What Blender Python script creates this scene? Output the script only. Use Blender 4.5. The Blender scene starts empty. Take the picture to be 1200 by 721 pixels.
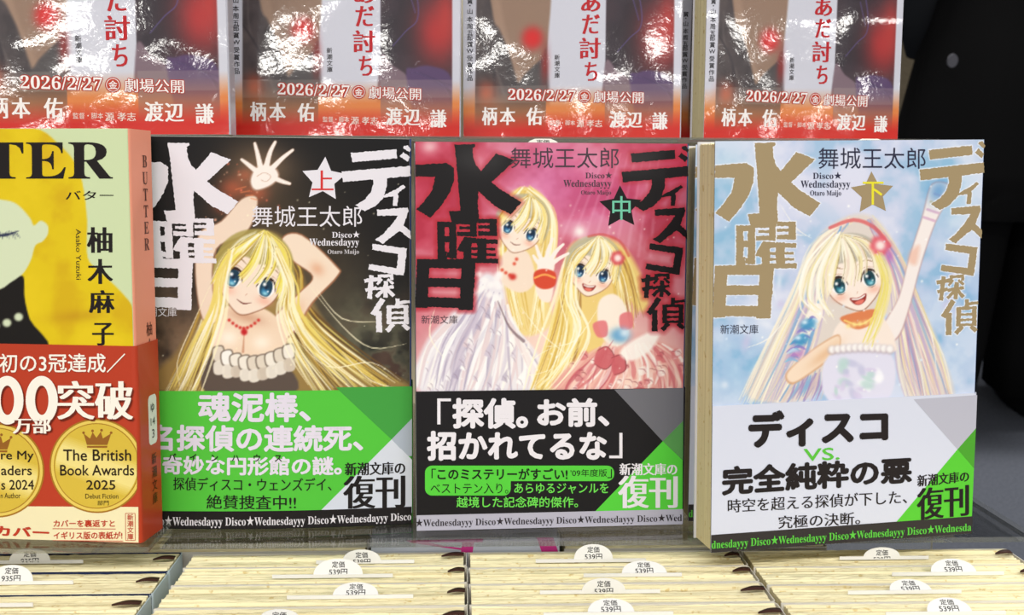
import bpy, bmesh, math, random
import numpy as np
from mathutils import Matrix, Vector, Euler
from mathutils.geometry import tessellate_polygon

random.seed(7)
RNG = np.random.RandomState(11)
S = bpy.context.scene
COL = S.collection
R = math.radians
MM = 0.001

# ------------------------------------------------------------------ camera, world, light, exposure
LEAN = 16.0            # the display leans back by this much
EYE = 1.35             # height of the camera above the floor
# display frame: x along the shelf, y into the display, z up the display; its origin is at the camera
RACK = Matrix.Translation((0, 0, EYE)) @ Matrix.Rotation(R(-LEAN), 4, 'X')

cam = bpy.data.cameras.new('camera')
cam.sensor_width = 36.0
cam.lens = 36.0 * 1400 / 1200
cam.clip_start = 0.02
cam.dof.use_dof = True
cam.dof.focus_distance = 0.47
cam.dof.aperture_fstop = 30
cam_o = bpy.data.objects.new('camera', cam)
COL.objects.link(cam_o)
_r = Vector((0.99904822, -0.04338044, 0.00455947))
_f = Vector((0.04361939, 0.99357533, -0.10442898))
_u = Vector((0.0, 0.10452846, 0.9945219))
cm = Matrix.Identity(4)
for i in range(3):
    cm[i][0], cm[i][1], cm[i][2] = _r[i], _u[i], -_f[i]
cam_o.matrix_world = RACK @ cm
S.camera = cam_o

S.view_settings.view_transform = 'Standard'
S.view_settings.look = 'None'
S.view_settings.gamma = 1
S.view_settings.use_curve_mapping = False
S.view_settings.exposure = -0.09

W_ = bpy.data.worlds.new('shop_light')
S.world = W_
W_.use_nodes = True
bg = W_.node_tree.nodes['Background']
bg.inputs[0].default_value = (1.0, 0.98, 0.95, 1)
bg.inputs[1].default_value = 0.42

def area(name, loc, rot, sx, sy, power, col=(1, .97, .92)):
    l = bpy.data.lights.new(name, 'AREA')
    l.shape = 'RECTANGLE'; l.size = sx; l.size_y = sy; l.energy = power; l.color = col
    o = bpy.data.objects.new(name, l); COL.objects.link(o)
    o.location = loc; o.rotation_euler = rot
    return o
# fluorescent ceiling rows of the shop, running along the shelf, plus one added light
area('overhead_light', (0.0, -0.75, 2.75), (0, 0, 0), 2.6, 0.35, 44)
area('overhead_light', (1.6, 2.6, 2.75), (0, 0, 0), 2.4, 0.3, 120)  # unseen extra light, added to brighten the floor behind the display
for i in range(9):
    area('ceiling_spot', (-1.75 + .72 * i, -3.05, 2.75), (R(35), 0, 0), .22, .09, 3.2)
    area('ceiling_spot', (-1.5 + .72 * i, -4.25, 2.75), (R(35), 0, 0), .20, .08, 2.4)

# ------------------------------------------------------------------ materials
def lin(c):
    out = []
    for v in c[:3]:
        v = v / 255.0
        out.append(v / 12.92 if v <= 0.04045 else ((v + 0.055) / 1.055) ** 2.4)
    return tuple(out)
_mats = {}
def mat(c, rough=0.45, coat=0.0, name=None, metal=0.0, spec=0.4):
    key = (tuple(c), rough, coat, metal, spec)
    if key in _mats: return _mats[key]
    m = bpy.data.materials.new(name or 'print_%02x%02x%02x' % tuple(int(v) for v in c[:3]))
    m.use_nodes = True
    b = m.node_tree.nodes['Principled BSDF']
    b.inputs['Base Color'].default_value = (*lin(c), 1)
    b.inputs['Roughness'].default_value = rough
    b.inputs['Metallic'].default_value = metal
    b.inputs['Specular IOR Level'].default_value = spec * .55
    b.inputs['Coat Weight'].default_value = coat
    b.inputs['Coat Roughness'].default_value = 0.08
    _mats[key] = m
    return m
def nodes(m):
    nt = m.node_tree
    return nt, nt.nodes, nt.links, nt.nodes['Principled BSDF']
def art_mat(name, rough, coat, wave=0.0):
    m = bpy.data.materials.new(name); m.use_nodes = True
    nt, N, L, b = nodes(m)
    a = N.new('ShaderNodeAttribute'); a.attribute_name = 'Ink'
    L.new(a.outputs['Color'], b.inputs['Base Color'])
    b.inputs['Roughness'].default_value = rough
    b.inputs['Coat Weight'].default_value = coat
    b.inputs['Coat Roughness'].default_value = 0.06
    b.inputs['Specular IOR Level'].default_value = 0.22
    if wave: foil_bump(m, wave)
    return m
def foil_bump(m, wave):
    """wrinkled laminate: broad waves and a fine crinkle"""
    nt, N, L, b = nodes(m)
    tc = N.new('ShaderNodeTexCoord')
    oi = N.new('ShaderNodeObjectInfo')
    mul = N.new('ShaderNodeVectorMath'); mul.operation = 'SCALE'; mul.inputs[3].default_value = 3.7
    cmb = N.new('ShaderNodeCombineXYZ')
    for k in range(3): L.new(oi.outputs['Random'], cmb.inputs[k])
    L.new(cmb.outputs[0], mul.inputs[0])
    add = N.new('ShaderNodeVectorMath'); add.operation = 'ADD'
    L.new(tc.outputs['Object'], add.inputs[0]); L.new(mul.outputs[0], add.inputs[1])
    n1 = N.new('ShaderNodeTexNoise'); n1.inputs['Scale'].default_value = 22; n1.inputs['Detail'].default_value = 1
    n2 = N.new('ShaderNodeTexNoise'); n2.inputs['Scale'].default_value = 420; n2.inputs['Detail'].default_value = 2
    for n in (n1, n2): L.new(add.outputs[0], n.inputs['Vector'])
    b1 = N.new('ShaderNodeBump'); b1.inputs['Strength'].default_value = 1.0; b1.inputs['Distance'].default_value = 0.0022 * wave
    b2 = N.new('ShaderNodeBump'); b2.inputs['Strength'].default_value = 0.5; b2.inputs['Distance'].default_value = 0.00006 * wave
    L.new(n1.outputs['Fac'], b1.inputs['Height']); L.new(n2.outputs['Fac'], b2.inputs['Height'])
    L.new(b1.outputs[0], b2.inputs['Normal']); L.new(b2.outputs[0], b.inputs['Coat Normal'])
    L.new(b2.outputs[0], b.inputs['Normal'])
def page_mat(name, axis, base=(246, 238, 198), dark=(205, 190, 148), scale=1500):
    """stacked paper edges: fine lines across the thickness (local axis), a little foxing"""
    m = bpy.data.materials.new(name); m.use_nodes = True
    nt, N, L, b = nodes(m)
    tc = N.new('ShaderNodeTexCoord'); mp = N.new('ShaderNodeMapping')
    sc = [6, 6, 6]; sc[axis] = scale
    mp.inputs['Scale'].default_value = sc
    L.new(tc.outputs['Object'], mp.inputs['Vector'])
    n = N.new('ShaderNodeTexNoise'); n.inputs['Scale'].default_value = 1.0; n.inputs['Detail'].default_value = 3
    L.new(mp.outputs[0], n.inputs['Vector'])
    r = N.new('ShaderNodeValToRGB')
    r.color_ramp.elements[0].position = 0.30; r.color_ramp.elements[0].color = (*lin(dark), 1)
    r.color_ramp.elements[1].position = 0.52; r.color_ramp.elements[1].color = (*lin(base), 1)
    L.new(n.outputs['Fac'], r.inputs[0])
    n2 = N.new('ShaderNodeTexNoise'); n2.inputs['Scale'].default_value = 330; n2.inputs['Detail'].default_value = 2
    L.new(tc.outputs['Object'], n2.inputs['Vector'])
    r2 = N.new('ShaderNodeValToRGB')
    r2.color_ramp.elements[0].position = 0.28; r2.color_ramp.elements[0].color = (.80, .70, .52, 1)
    r2.color_ramp.elements[1].position = 0.36; r2.color_ramp.elements[1].color = (1, 1, 1, 1)
    L.new(n2.outputs['Fac'], r2.inputs[0])
    mx = N.new('ShaderNodeMix'); mx.data_type = 'RGBA'; mx.blend_type = 'MULTIPLY'; mx.inputs[0].default_value = 1
    L.new(r.outputs[0], mx.inputs[6]); L.new(r2.outputs[0], mx.inputs[7])
    L.new(mx.outputs[2], b.inputs['Base Color'])
    b.inputs['Roughness'].default_value = 0.9
    b.inputs['Specular IOR Level'].default_value = 0.1
    bp = N.new('ShaderNodeBump'); bp.inputs['Strength'].default_value = 0.5; bp.inputs['Distance'].default_value = 0.0004
    L.new(n.outputs['Fac'], bp.inputs['Height']); L.new(bp.outputs[0], b.inputs['Normal'])
    return m
def glass_mat():
    """thin clear sheet: lets light through, mirrors a little at a slant"""
    m = bpy.data.materials.new('clear_acrylic'); m.use_nodes = True
    nt = m.node_tree; N, L = nt.nodes, nt.links; N.remove(N['Principled BSDF'])
    t = N.new('ShaderNodeBsdfTransparent'); t.inputs[0].default_value = (.985, .992, .985, 1)
    g = N.new('ShaderNodeBsdfGlossy'); g.inputs['Roughness'].default_value = .05
    fr = N.new('ShaderNodeFresnel'); fr.inputs[0].default_value = 1.4
    k = N.new('ShaderNodeMath'); k.operation = 'MULTIPLY'; k.inputs[1].default_value = .7
    mx = N.new('ShaderNodeMixShader')
    L.new(fr.outputs[0], k.inputs[0]); L.new(k.outputs[0], mx.inputs[0]); L.new(t.outputs[0], mx.inputs[1]); L.new(g.outputs[0], mx.inputs[2])
    L.new(mx.outputs[0], N['Material Output'].inputs['Surface'])
    return m
def edge_mat():
    """sawn acrylic edge: pale, half clear"""
    m = bpy.data.materials.new('acrylic_cut_edge'); m.use_nodes = True
    nt = m.node_tree; N, L = nt.nodes, nt.links; b = N['Principled BSDF']
    b.inputs['Base Color'].default_value = (.80, .84, .78, 1); b.inputs['Roughness'].default_value = .35
    t = N.new('ShaderNodeBsdfTransparent'); mx = N.new('ShaderNodeMixShader'); mx.inputs[0].default_value = .10
    L.new(t.outputs[0], mx.inputs[1]); L.new(b.outputs[0], mx.inputs[2]); L.new(mx.outputs[0], N['Material Output'].inputs['Surface'])
    return m
def grain_mat(name, c1, c2, scale, rough=0.6, stretch=(1, 1, 1)):
    m = bpy.data.materials.new(name); m.use_nodes = True
    nt, N, L, b = nodes(m)
    tc = N.new('ShaderNodeTexCoord'); mp = N.new('ShaderNodeMapping'); mp.inputs['Scale'].default_value = stretch
    n = N.new('ShaderNodeTexNoise'); n.inputs['Scale'].default_value = scale; n.inputs['Detail'].default_value = 5
    r = N.new('ShaderNodeValToRGB')
    r.color_ramp.elements[0].position = .3; r.color_ramp.elements[0].color = (*lin(c1), 1)
    r.color_ramp.elements[1].position = .7; r.color_ramp.elements[1].color = (*lin(c2), 1)
    L.new(tc.outputs['Object'], mp.inputs[0]); L.new(mp.outputs[0], n.inputs['Vector']); L.new(n.outputs['Fac'], r.inputs[0])
    L.new(r.outputs[0], b.inputs['Base Color']); b.inputs['Roughness'].default_value = rough
    return m
M_TOP = page_mat('page_edges_head', 1)
M_SIDE = page_mat('page_edges_fore', 1, (226, 214, 172), (196, 182, 140))
M_ACR = glass_mat()
M_EDGE = edge_mat()
M_WHITE = mat((238, 238, 236), 0.6, name='white_paper')

# ------------------------------------------------------------------ mesh builder
class MB:
    def __init__(s): s.v = []; s.f = []; s.m = []; s.mats = []; s.ink = []; s.n = 0; s.ox = None
    def mi(s, m):
        if m not in s.mats: s.mats.append(m)
        return s.mats.index(m)
    def add(s, verts, faces, m, ink=None):
        k = s.n; i = s.mi(m)
        verts = np.asarray(verts, float).reshape(-1, 3)
        s.v.append(verts); s.n += len(verts)
        s.f += [tuple(a + k for a in f) for f in faces]
        s.m += [i] * len(faces)
        s.ink.append(np.ones((len(verts), 3)) if ink is None else ink)
    def box(s, x0, x1, y0, y1, z0, z1, m):
        v = [(x, y, z) for x in (x0, x1) for y in (y0, y1) for z in (z0, z1)]
        f = [(0, 1, 3, 2), (4, 6, 7, 5), (0, 4, 5, 1), (2, 3, 7, 6), (0, 2, 6, 4), (1, 5, 7, 3)]
        s.add(v, f, m)
    def build(s, name, parent=None, world=None, smooth=False):
        me = bpy.data.meshes.new(name)
        V = np.vstack(s.v)
        me.from_pydata(V.tolist(), [], s.f)
        for m in s.mats: me.materials.append(m)
        me.polygons.foreach_set('material_index', s.m)
        if any(m.name.startswith('art_') for m in s.mats):
            a = me.color_attributes.new('Ink', 'FLOAT_COLOR', 'POINT')
            ink = np.vstack(s.ink)
            a.data.foreach_set('color', np.hstack([ink, np.ones((len(ink), 1))]).ravel())
        if smooth: me.polygons.foreach_set('use_smooth', [True] * len(s.f))
        me.update()
        o = bpy.data.objects.new(name, me); COL.objects.link(o)
        if parent: o.parent = parent
        elif world is not None: o.matrix_world = world
        return o
def tag(o, label=None, cat=None, group=None, kind=None):
    if label: o['label'] = label
    if cat: o['category'] = cat
    if group: o['group'] = group
    if kind: o['kind'] = kind
    return o
def thing(name, world, label, cat, group=None):
    o = bpy.data.objects.new(name, None); COL.objects.link(o)
    o.empty_display_size = .02; o.matrix_world = world
    return tag(o, label, cat, group)
def pose(x, d, h, rx=0, ry=0, rz=0):
    return RACK @ Matrix.Translation((x * MM, d * MM, h * MM)) @ Euler((R(rx), R(ry), R(rz))).to_matrix().to_4x4()
def dup(root, world, label):
    r = root.copy(); COL.objects.link(r); r.matrix_world = world; r['label'] = label
    for ch in root.children:
        c = ch.copy(); COL.objects.link(c); c.parent = r
        for g in ch.children:
            d = g.copy(); COL.objects.link(d); d.parent = c
    return r

# ------------------------------------------------------------------ print: artwork units -> cover millimetres
def homog(quad, W, H):
    src = quad; dst = [(0, H), (W, H), (W, 0), (0, 0)]
    A = []; B = []
    for (x, y), (u, v) in zip(src, dst):
        A.append([x, y, 1, 0, 0, 0, -u * x, -u * y]); B.append(u)
        A.append([0, 0, 0, x, y, 1, -v * x, -v * y]); B.append(v)
    h = np.linalg.solve(np.array(A), np.array(B))
    return np.append(h, 1).reshape(3, 3)
def happly(Hm, p):
    p = np.asarray(p, float).reshape(-1, 2)
    q = np.hstack([p, np.ones((len(p), 1))]) @ Hm.T
    return q[:, :2] / q[:, 2:]
_glyphs = {}
def glyphs(s, bold, res=3):
    """filled outlines of a string; bold = list of (dx, dy) em copies"""
    key = (s, tuple(bold), res)
    if key in _glyphs: return _glyphs[key]
    c = bpy.data.curves.new('t', 'FONT'); c.body = s; c.size = 1; c.resolution_u = res
    o = bpy.data.objects.new('t', c); me = o.to_mesh()
    V = np.array([v.co[:2] for v in me.vertices]); F = [tuple(p.vertices) for p in me.polygons]
    o.to_mesh_clear(); bpy.data.objects.remove(o); bpy.data.curves.remove(c)
    vs = []; fs = []
    for k, (dx, dy) in enumerate(bold):
        vs.append(V + (dx, dy)); fs += [tuple(a + k * len(V) for a in f) for f in F]
    GL = len(V)
    _glyphs[key] = (np.vstack(vs), fs)
    return _glyphs[key]
def ring(r, n=8): return [(0, 0)] + [(r * math.cos(6.2832 * i / n), r * math.sin(6.2832 * i / n)) for i in range(n)]
ST = {'r': [(0, 0)], 's': ring(.012, 4), 'b': ring(.024, 6), 'h': ring(.042), 'k': ring(.033), 'x': ring(.056),
      'm': [(-.012, 0), (.012, 0)], 'M': [(-.035, 0), (-.018, 0), (0, 0), (.018, 0), (.035, 0)]}
def serif(s):
    out = ''
    for ch in s:
        if 'A' <= ch <= 'Z': out += chr(0x1D400 + ord(ch) - 65)
        elif 'a' <= ch <= 'z': out += chr(0x1D41A + ord(ch) - 97)
        elif '0' <= ch <= '9': out += chr(0x1D7CE + ord(ch) - 48)
        else: out += ch
    return out
def smooth(pts, closed=True, n=5):
    p = np.asarray(pts, float)
    k = len(p); out = []
    for i in range(k if closed else k - 1):
        g = (lambda j: p[j % k]) if closed else (lambda j: p[min(max(j, 0), k - 1)])
        a, b, c, d = g(i - 1), g(i), g(i + 1), g(i + 2)
        for t in np.linspace(0, 1, n, endpoint=False):
            out.append(.5 * ((2 * b) + (-a + c) * t + (2 * a - 5 * b + 4 * c - d) * t * t + (-a + 3 * b - 3 * c + d) * t ** 3))
    if not closed: out.append(p[-1])
    return np.array(out)
def jagged(pts, step, amp):
    out = []
    n = len(pts)
    for i in range(n):
        a = np.array(pts[i], float); b = np.array(pts[(i + 1) % n], float)
        d = b - a; L = np.hypot(*d); k = max(1, int(L / step))
        nr = np.array((-d[1], d[0])) / max(L, 1e-6)
        for j in range(k): out.append(a + d * j / k + (nr * random.uniform(-amp, amp) if j else 0))
    return np.array(out)
def split(uv, F, m):
    """cut long triangles so that the ink follows a bent sheet"""
    V = [tuple(p) for p in uv]; out = []; todo = []
    for f in F:
        for k in range(1, len(f) - 1): todo.append((f[0], f[k], f[k + 1]))
    while todo:
        a, b, c = todo.pop()
        L = [(abs(V[i][0] - V[j][0]), i, j, k) for i, j, k in ((a, b, c), (b, c, a), (c, a, b))]
        d, i, j, k = max(L)
        if d <= m: out.append((a, b, c)); continue
        V.append(((V[i][0] + V[j][0]) / 2, (V[i][1] + V[j][1]) / 2)); n = len(V) - 1
        todo += [(i, n, k), (n, j, k)]
    return np.array(V), out
class Print:
    """lays ink on a surface of a part: unit -> (u, v) mm -> local metres"""
    def __init__(s, mb, Hm, place, rough=.45, coat=0.0, tf=None, fine=0):
        s.mb = mb; s.H = Hm; s.place = place; s.rough = rough; s.coat = coat; s.tf = tf; s.fine = fine; s.tick = 0
    def put(s, P, F, col, lift, copies=1):
        P = np.asarray(P, float)
        if s.tf is not None: P = s.tf(P)
        uv = happly(s.H, P) if s.H is not None else P
        if s.fine:
            uv, F = split(uv, F, s.fine)
        s.tick += 1
        n = copies or 1
        per = len(uv) // n
        eps = (np.arange(len(uv)) // max(per, 1)) * (.25 / n) if n > 1 else 0
        s.mb.add(s.place(uv, lift + eps + (s.tick % 40) * .004), F, mat(col, s.rough, s.coat))
    def text(s, t, x0, y0, x1, y1, col, st='r', y2=None, y3=None, lift=3):
        """fit the string into the box; y2, y3: top and bottom at the right end if it slopes"""
        V, F = glyphs(t, ST[st] if isinstance(st, str) else st)
        lo = V.min(0); hi = V.max(0); n = (V - lo) / (hi - lo)
        a, b = n[:, 0], n[:, 1]
        y2 = y0 if y2 is None else y2; y3 = y1 if y3 is None else y3
        P = np.stack([x0 + (x1 - x0) * a, (1 - a) * (y1 + (y0 - y1) * b) + a * (y3 + (y2 - y3) * b)], 1)
        s.put(P, F, col, lift, len(ST[st]) if isinstance(st, str) else len(st))
    def cell(s, ch, xc, yc, sx, sy, col, st='r', lift=3, rot=0):
        """one character, one em = sx by sy, centred on the ideographic cell"""
        V, F = glyphs(ch, ST[st] if isinstance(st, str) else st)
        w = 1.0
        if ord(ch[0]) < 0x2000 or ord(ch[0]) > 0x1D000: w = V[:, 0].max() + V[:, 0].min()
        P = (V - (w / 2, .38)) * (sx, -sy)
        if rot: P = np.stack([P[:, 0] * math.cos(rot) - P[:, 1] * math.sin(rot), P[:, 0] * math.sin(rot) + P[:, 1] * math.cos(rot)], 1)
        s.put(P + (xc, yc), F, col, lift, len(ST[st]) if isinstance(st, str) else len(st))
    def column(s, t, xc, y0, y1, size, col, st='r', x1=None, lift=3):
        n = len(t); x1 = xc if x1 is None else x1
        for i, ch in enumerate(t):
            k = (i + .5) / n
            if ch == ' ': continue
            s.cell(ch, xc + (x1 - xc) * k, y0 + (y1 - y0) * k, size, size, col, st, lift)
    def poly(s, pts, col, lift=1, jag=None):
        p = jagged(pts, *jag) if jag else np.asarray(pts, float)
        F = [tuple(t) for t in tessellate_polygon([[Vector((x, y, 0)) for x, y in p]])]
        s.put(p, F, col, lift)
    def disc(s, x, y, r, col, lift=1, n=40, r2=None):
        s.poly([(x + r * math.cos(6.2832 * i / n), y + (r2 or r) * math.sin(6.2832 * i / n)) for i in range(n)], col, lift)
    def bar(s, a, b, w, col, lift=2, jag=None):
        a = np.array(a, float); b = np.array(b, float); d = (b - a) / np.hypot(*(b - a)); n = np.array((-d[1], d[0])) * w / 2
        s.poly([a + n, b + n, b - n, a - n], col, lift, jag)
    def star(s, x, y, r, col, lift=2, rot=-90, k=.45):
        s.poly([(x + (r if i % 2 == 0 else r * k) * math.cos(R(rot + 36 * i)), y + (r if i % 2 == 0 else r * k) * math.sin(R(rot + 36 * i))) for i in range(10)], col, lift)

# ------------------------------------------------------------------ paint: soft illustration layers
class Canvas:
    def __init__(s, x0, y0, x1, y1, res=1.5, col=(255, 255, 255)):
        s.x0, s.y0, s.res = x0, y0, res
        s.w = int((x1 - x0) * res) + 1; s.h = int((y1 - y0) * res) + 1
        s.c = np.ones((s.h, s.w, 3)) * np.array(col, float)
        s.X, s.Y = np.meshgrid(x0 + np.arange(s.w) / res, y0 + np.arange(s.h) / res)
    def win(s, xa, ya, xb, yb):
        i0 = max(0, int((ya - s.y0) * s.res)); i1 = min(s.h, int((yb - s.y0) * s.res) + 2)
        j0 = max(0, int((xa - s.x0) * s.res)); j1 = min(s.w, int((xb - s.x0) * s.res) + 2)
        return (slice(i0, i1), slice(j0, j1)) if i1 > i0 and j1 > j0 else None
    def mix(s, w, a, col):
        s.c[w] = s.c[w] * (1 - a[..., None]) + np.array(col, float) * a[..., None]
    def blob(s, x, y, rx, ry, col, al=1, rot=0, p=2):
        r = max(rx, ry) * 2.4
        w = s.win(x - r, y - r, x + r, y + r)
        if w is None: return
        dx, dy = s.X[w] - x, s.Y[w] - y
        c, n = math.cos(R(rot)), math.sin(R(rot))
        q = ((dx * c + dy * n) / rx) ** 2 + ((-dx * n + dy * c) / ry) ** 2
        s.mix(w, al * np.exp(-q ** (p / 2)), col)
    def poly(s, pts, col, al=1, soft=.8, sm=True, grow=0):
        p = smooth(pts) if sm else np.asarray(pts, float)
        m = soft + max(grow, 0) + 1
        w = s.win(p[:, 0].min() - m, p[:, 1].min() - m, p[:, 0].max() + m, p[:, 1].max() + m)
        if w is None: return
        X, Y = s.X[w], s.Y[w]; ins = np.zeros(X.shape, bool); D = np.full(X.shape, 1e9)
        for i in range(len(p)):
            (ax, ay), (bx, by) = p[i], p[(i + 1) % len(p)]
            ex, ey = bx - ax, by - ay; l2 = ex * ex + ey * ey + 1e-9
            t = np.clip(((X - ax) * ex + (Y - ay) * ey) / l2, 0, 1)
            D = np.minimum(D, (X - ax - t * ex) ** 2 + (Y - ay - t * ey) ** 2)
            if ay != by: ins ^= ((ay > Y) != (by > Y)) & (X < (bx - ax) * (Y - ay) / (by - ay) + ax)
        D = np.sqrt(D) * np.where(ins, 1, -1) + grow
        s.mix(w, al * np.clip(.5 + D / (2 * soft), 0, 1), col)
    def stroke(s, pts, w0, w1, col, al=1, soft=.6, sm=True, mid=None):
        p = smooth(pts, False, 4) if sm and len(pts) > 2 else np.asarray(pts, float)
        m = max(w0, w1, mid or 0) / 2 + soft + 1
        w = s.win(p[:, 0].min() - m, p[:, 1].min() - m, p[:, 0].max() + m, p[:, 1].max() + m)
        if w is None: return
        X, Y = s.X[w], s.Y[w]; A = np.zeros(X.shape); n = len(p) - 1
        for i in range(n):
            (ax, ay), (bx, by) = p[i], p[i + 1]
            ex, ey = bx - ax, by - ay; l2 = ex * ex + ey * ey + 1e-9
            t = np.clip(((X - ax) * ex + (Y - ay) * ey) / l2, 0, 1)
            D = np.sqrt((X - ax - t * ex) ** 2 + (Y - ay - t * ey) ** 2)
            g = (i + t) / n
            hw = (w0 + (w1 - w0) * g) / 2 if mid is None else ((w0 * (1 - 2 * g) + mid * 2 * g) if 0 else np.where(g < .5, w0 + (mid - w0) * 2 * g, mid + (w1 - mid) * (2 * g - 1))) / 2
            A = np.maximum(A, np.clip((hw - D) / soft + .5, 0, 1))
        s.mix(w, al * A, col)
    def strands(s, a, b, n, cols, w=(1, 3), al=(.5, .95), jit=2.5):
        """n tapering locks laid between two guide lines with equal point counts"""
        a = np.asarray(a, float); b = np.asarray(b, float)
        for k in range(n):
            t = random.random(); off = np.cumsum(RNG.normal(0, jit / len(a) ** .5, a.shape), 0)
            p = a * (1 - t) + b * t + off
            ww = random.uniform(*w)
            s.stroke(p, ww * .4, ww * .25, random.choice(cols), random.uniform(*al), .7, mid=ww)
    def noise(s, cols, cell, al, seed, win=None, thr=0.0):
        rs = np.random.RandomState(seed); f = np.zeros((s.h, s.w)); tot = 0
        for o in range(4):
            c = cell * s.res / 2 ** o; gh, gw = int(s.h / c) + 3, int(s.w / c) + 3
            g = rs.rand(gh, gw); yi = np.arange(s.h) / c; xi = np.arange(s.w) / c
            y0 = yi.astype(int); x0 = xi.astype(int); fy = (yi - y0)[:, None]; fx = (xi - x0)[None]
            fy = fy * fy * (3 - 2 * fy); fx = fx * fx * (3 - 2 * fx)
            v = g[y0][:, x0] * (1 - fy) * (1 - fx) + g[y0 + 1][:, x0] * fy * (1 - fx) + g[y0][:, x0 + 1] * (1 - fy) * fx + g[y0 + 1][:, x0 + 1] * fy * fx
            f += v / 2 ** o; tot += 1 / 2 ** o
        f = np.clip((f / tot - .5 - thr) * 3 + .5, 0, 1)
        if win is not None: al = al * win
        for k, col in enumerate(cols):
            wgt = np.clip(1 - abs(f * (len(cols) - 1) - k), 0, 1)
            s.mix((slice(None), slice(None)), wgt * al, col)
    def grad(s, stops, axis=1, al=1):
        q = s.Y if axis else s.X
        xs = [a for a, c in stops]
        c = np.stack([np.interp(q, xs, [c[k] for a, c in stops]) for k in range(3)], -1)
        s.c = s.c * (1 - al) + c * al
    def sample(s, p):
        x = np.clip((p[:, 0] - s.x0) * s.res, 0, s.w - 1.001); y = np.clip((p[:, 1] - s.y0) * s.res, 0, s.h - 1.001)
        i, j = y.astype(int), x.astype(int); fy, fx = (y - i)[:, None], (x - j)[:, None]
        c = s.c[i, j] * (1 - fy) * (1 - fx) + s.c[i + 1, j] * fy * (1 - fx) + s.c[i, j + 1] * (1 - fy) * fx + s.c[i + 1, j + 1] * fy * fx
        c = np.clip(c, 0, 255) / 255
        return np.where(c <= .04045, c / 12.92, ((c + .055) / 1.055) ** 2.4)
def art_grid(mb, cv, Hm, place, u0, u1, v0, v1, nu, nv, m, lift=1):
    U, V = np.meshgrid(np.linspace(u0, u1, nu), np.linspace(v0, v1, nv))
    uv = np.stack([U.ravel(), V.ravel()], 1)
    ink = cv.sample(happly(np.linalg.inv(Hm), uv))
    F = [(i * nu + j, i * nu + j + 1, (i + 1) * nu + j + 1, (i + 1) * nu + j) for i in range(nv - 1) for j in range(nu - 1)]
    mb.add(place(uv, lift), F, m, ink)

# ------------------------------------------------------------------ book bodies
def u_path(W, T, off, front_n=20, rc=1.4):
    p = [(W * i / front_n - (0 if i < front_n else rc), -off) for i in range(front_n + 1)]
    for k in range(1, 6):
        a = R(-90 + 18 * k); p.append((W - rc + (rc + off) * math.cos(a), rc + (rc + off) * math.sin(a)))
    p.append((W + off, T - rc))
    for k in range(1, 6):
        a = R(18 * k); p.append((W - rc + (rc + off) * math.cos(a), T - rc + (rc + off) * math.sin(a)))
    p.append((0, T + off))
    return p, front_n
def wrap(mb, W, T, z0, z1, off, th, mf, ms, mbk, bulge=None):
    """a sheet folded round the book: front, spine at the right, back"""
    fn = 40 if bulge else 6
    zs = np.linspace(z0, z1, 14 if bulge else 2); nz = len(zs)
    po, _ = u_path(W, T, off, fn); pi, _ = u_path(W, T, off - th, fn)
    k = len(po); V = []
    for path in (po, pi):
        for z in zs:
            for i, (x, y) in enumerate(path):
                b = bulge(min(max(x, 0), W), z) if (bulge and i <= fn) else 0
                V.append((x * MM, (y + b) * MM, z * MM))
    N2 = k * nz
    fs = {0: [], 1: [], 2: []}
    for i in range(k - 1):
        g = 0 if i < fn + 2 else (1 if i < fn + 9 else 2)
        for r in range(nz - 1):
            a = r * k + i
            fs[g] += [(a, a + 1, a + k + 1, a + k), (N2 + a, N2 + a + k, N2 + a + k + 1, N2 + a + 1)]
        t = (nz - 1) * k + i
        fs[g] += [(t, t + 1, N2 + t + 1, N2 + t), (i, N2 + i, N2 + i + 1, i + 1)]
    for r in range(nz - 1):
        a = r * k
        fs[0].append((a, a + k, N2 + a + k, N2 + a)); a += k - 1
        fs[2].append((a, N2 + a, N2 + a + k, a + k))
    base = mb.n
    mb.add(V, fs[0], mf)
    for g, m in ((1, ms), (2, mbk)):
        mb.f += [tuple(a + base for a in f) for f in fs[g]]; mb.m += [mb.mi(m)] * len(fs[g])
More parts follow.
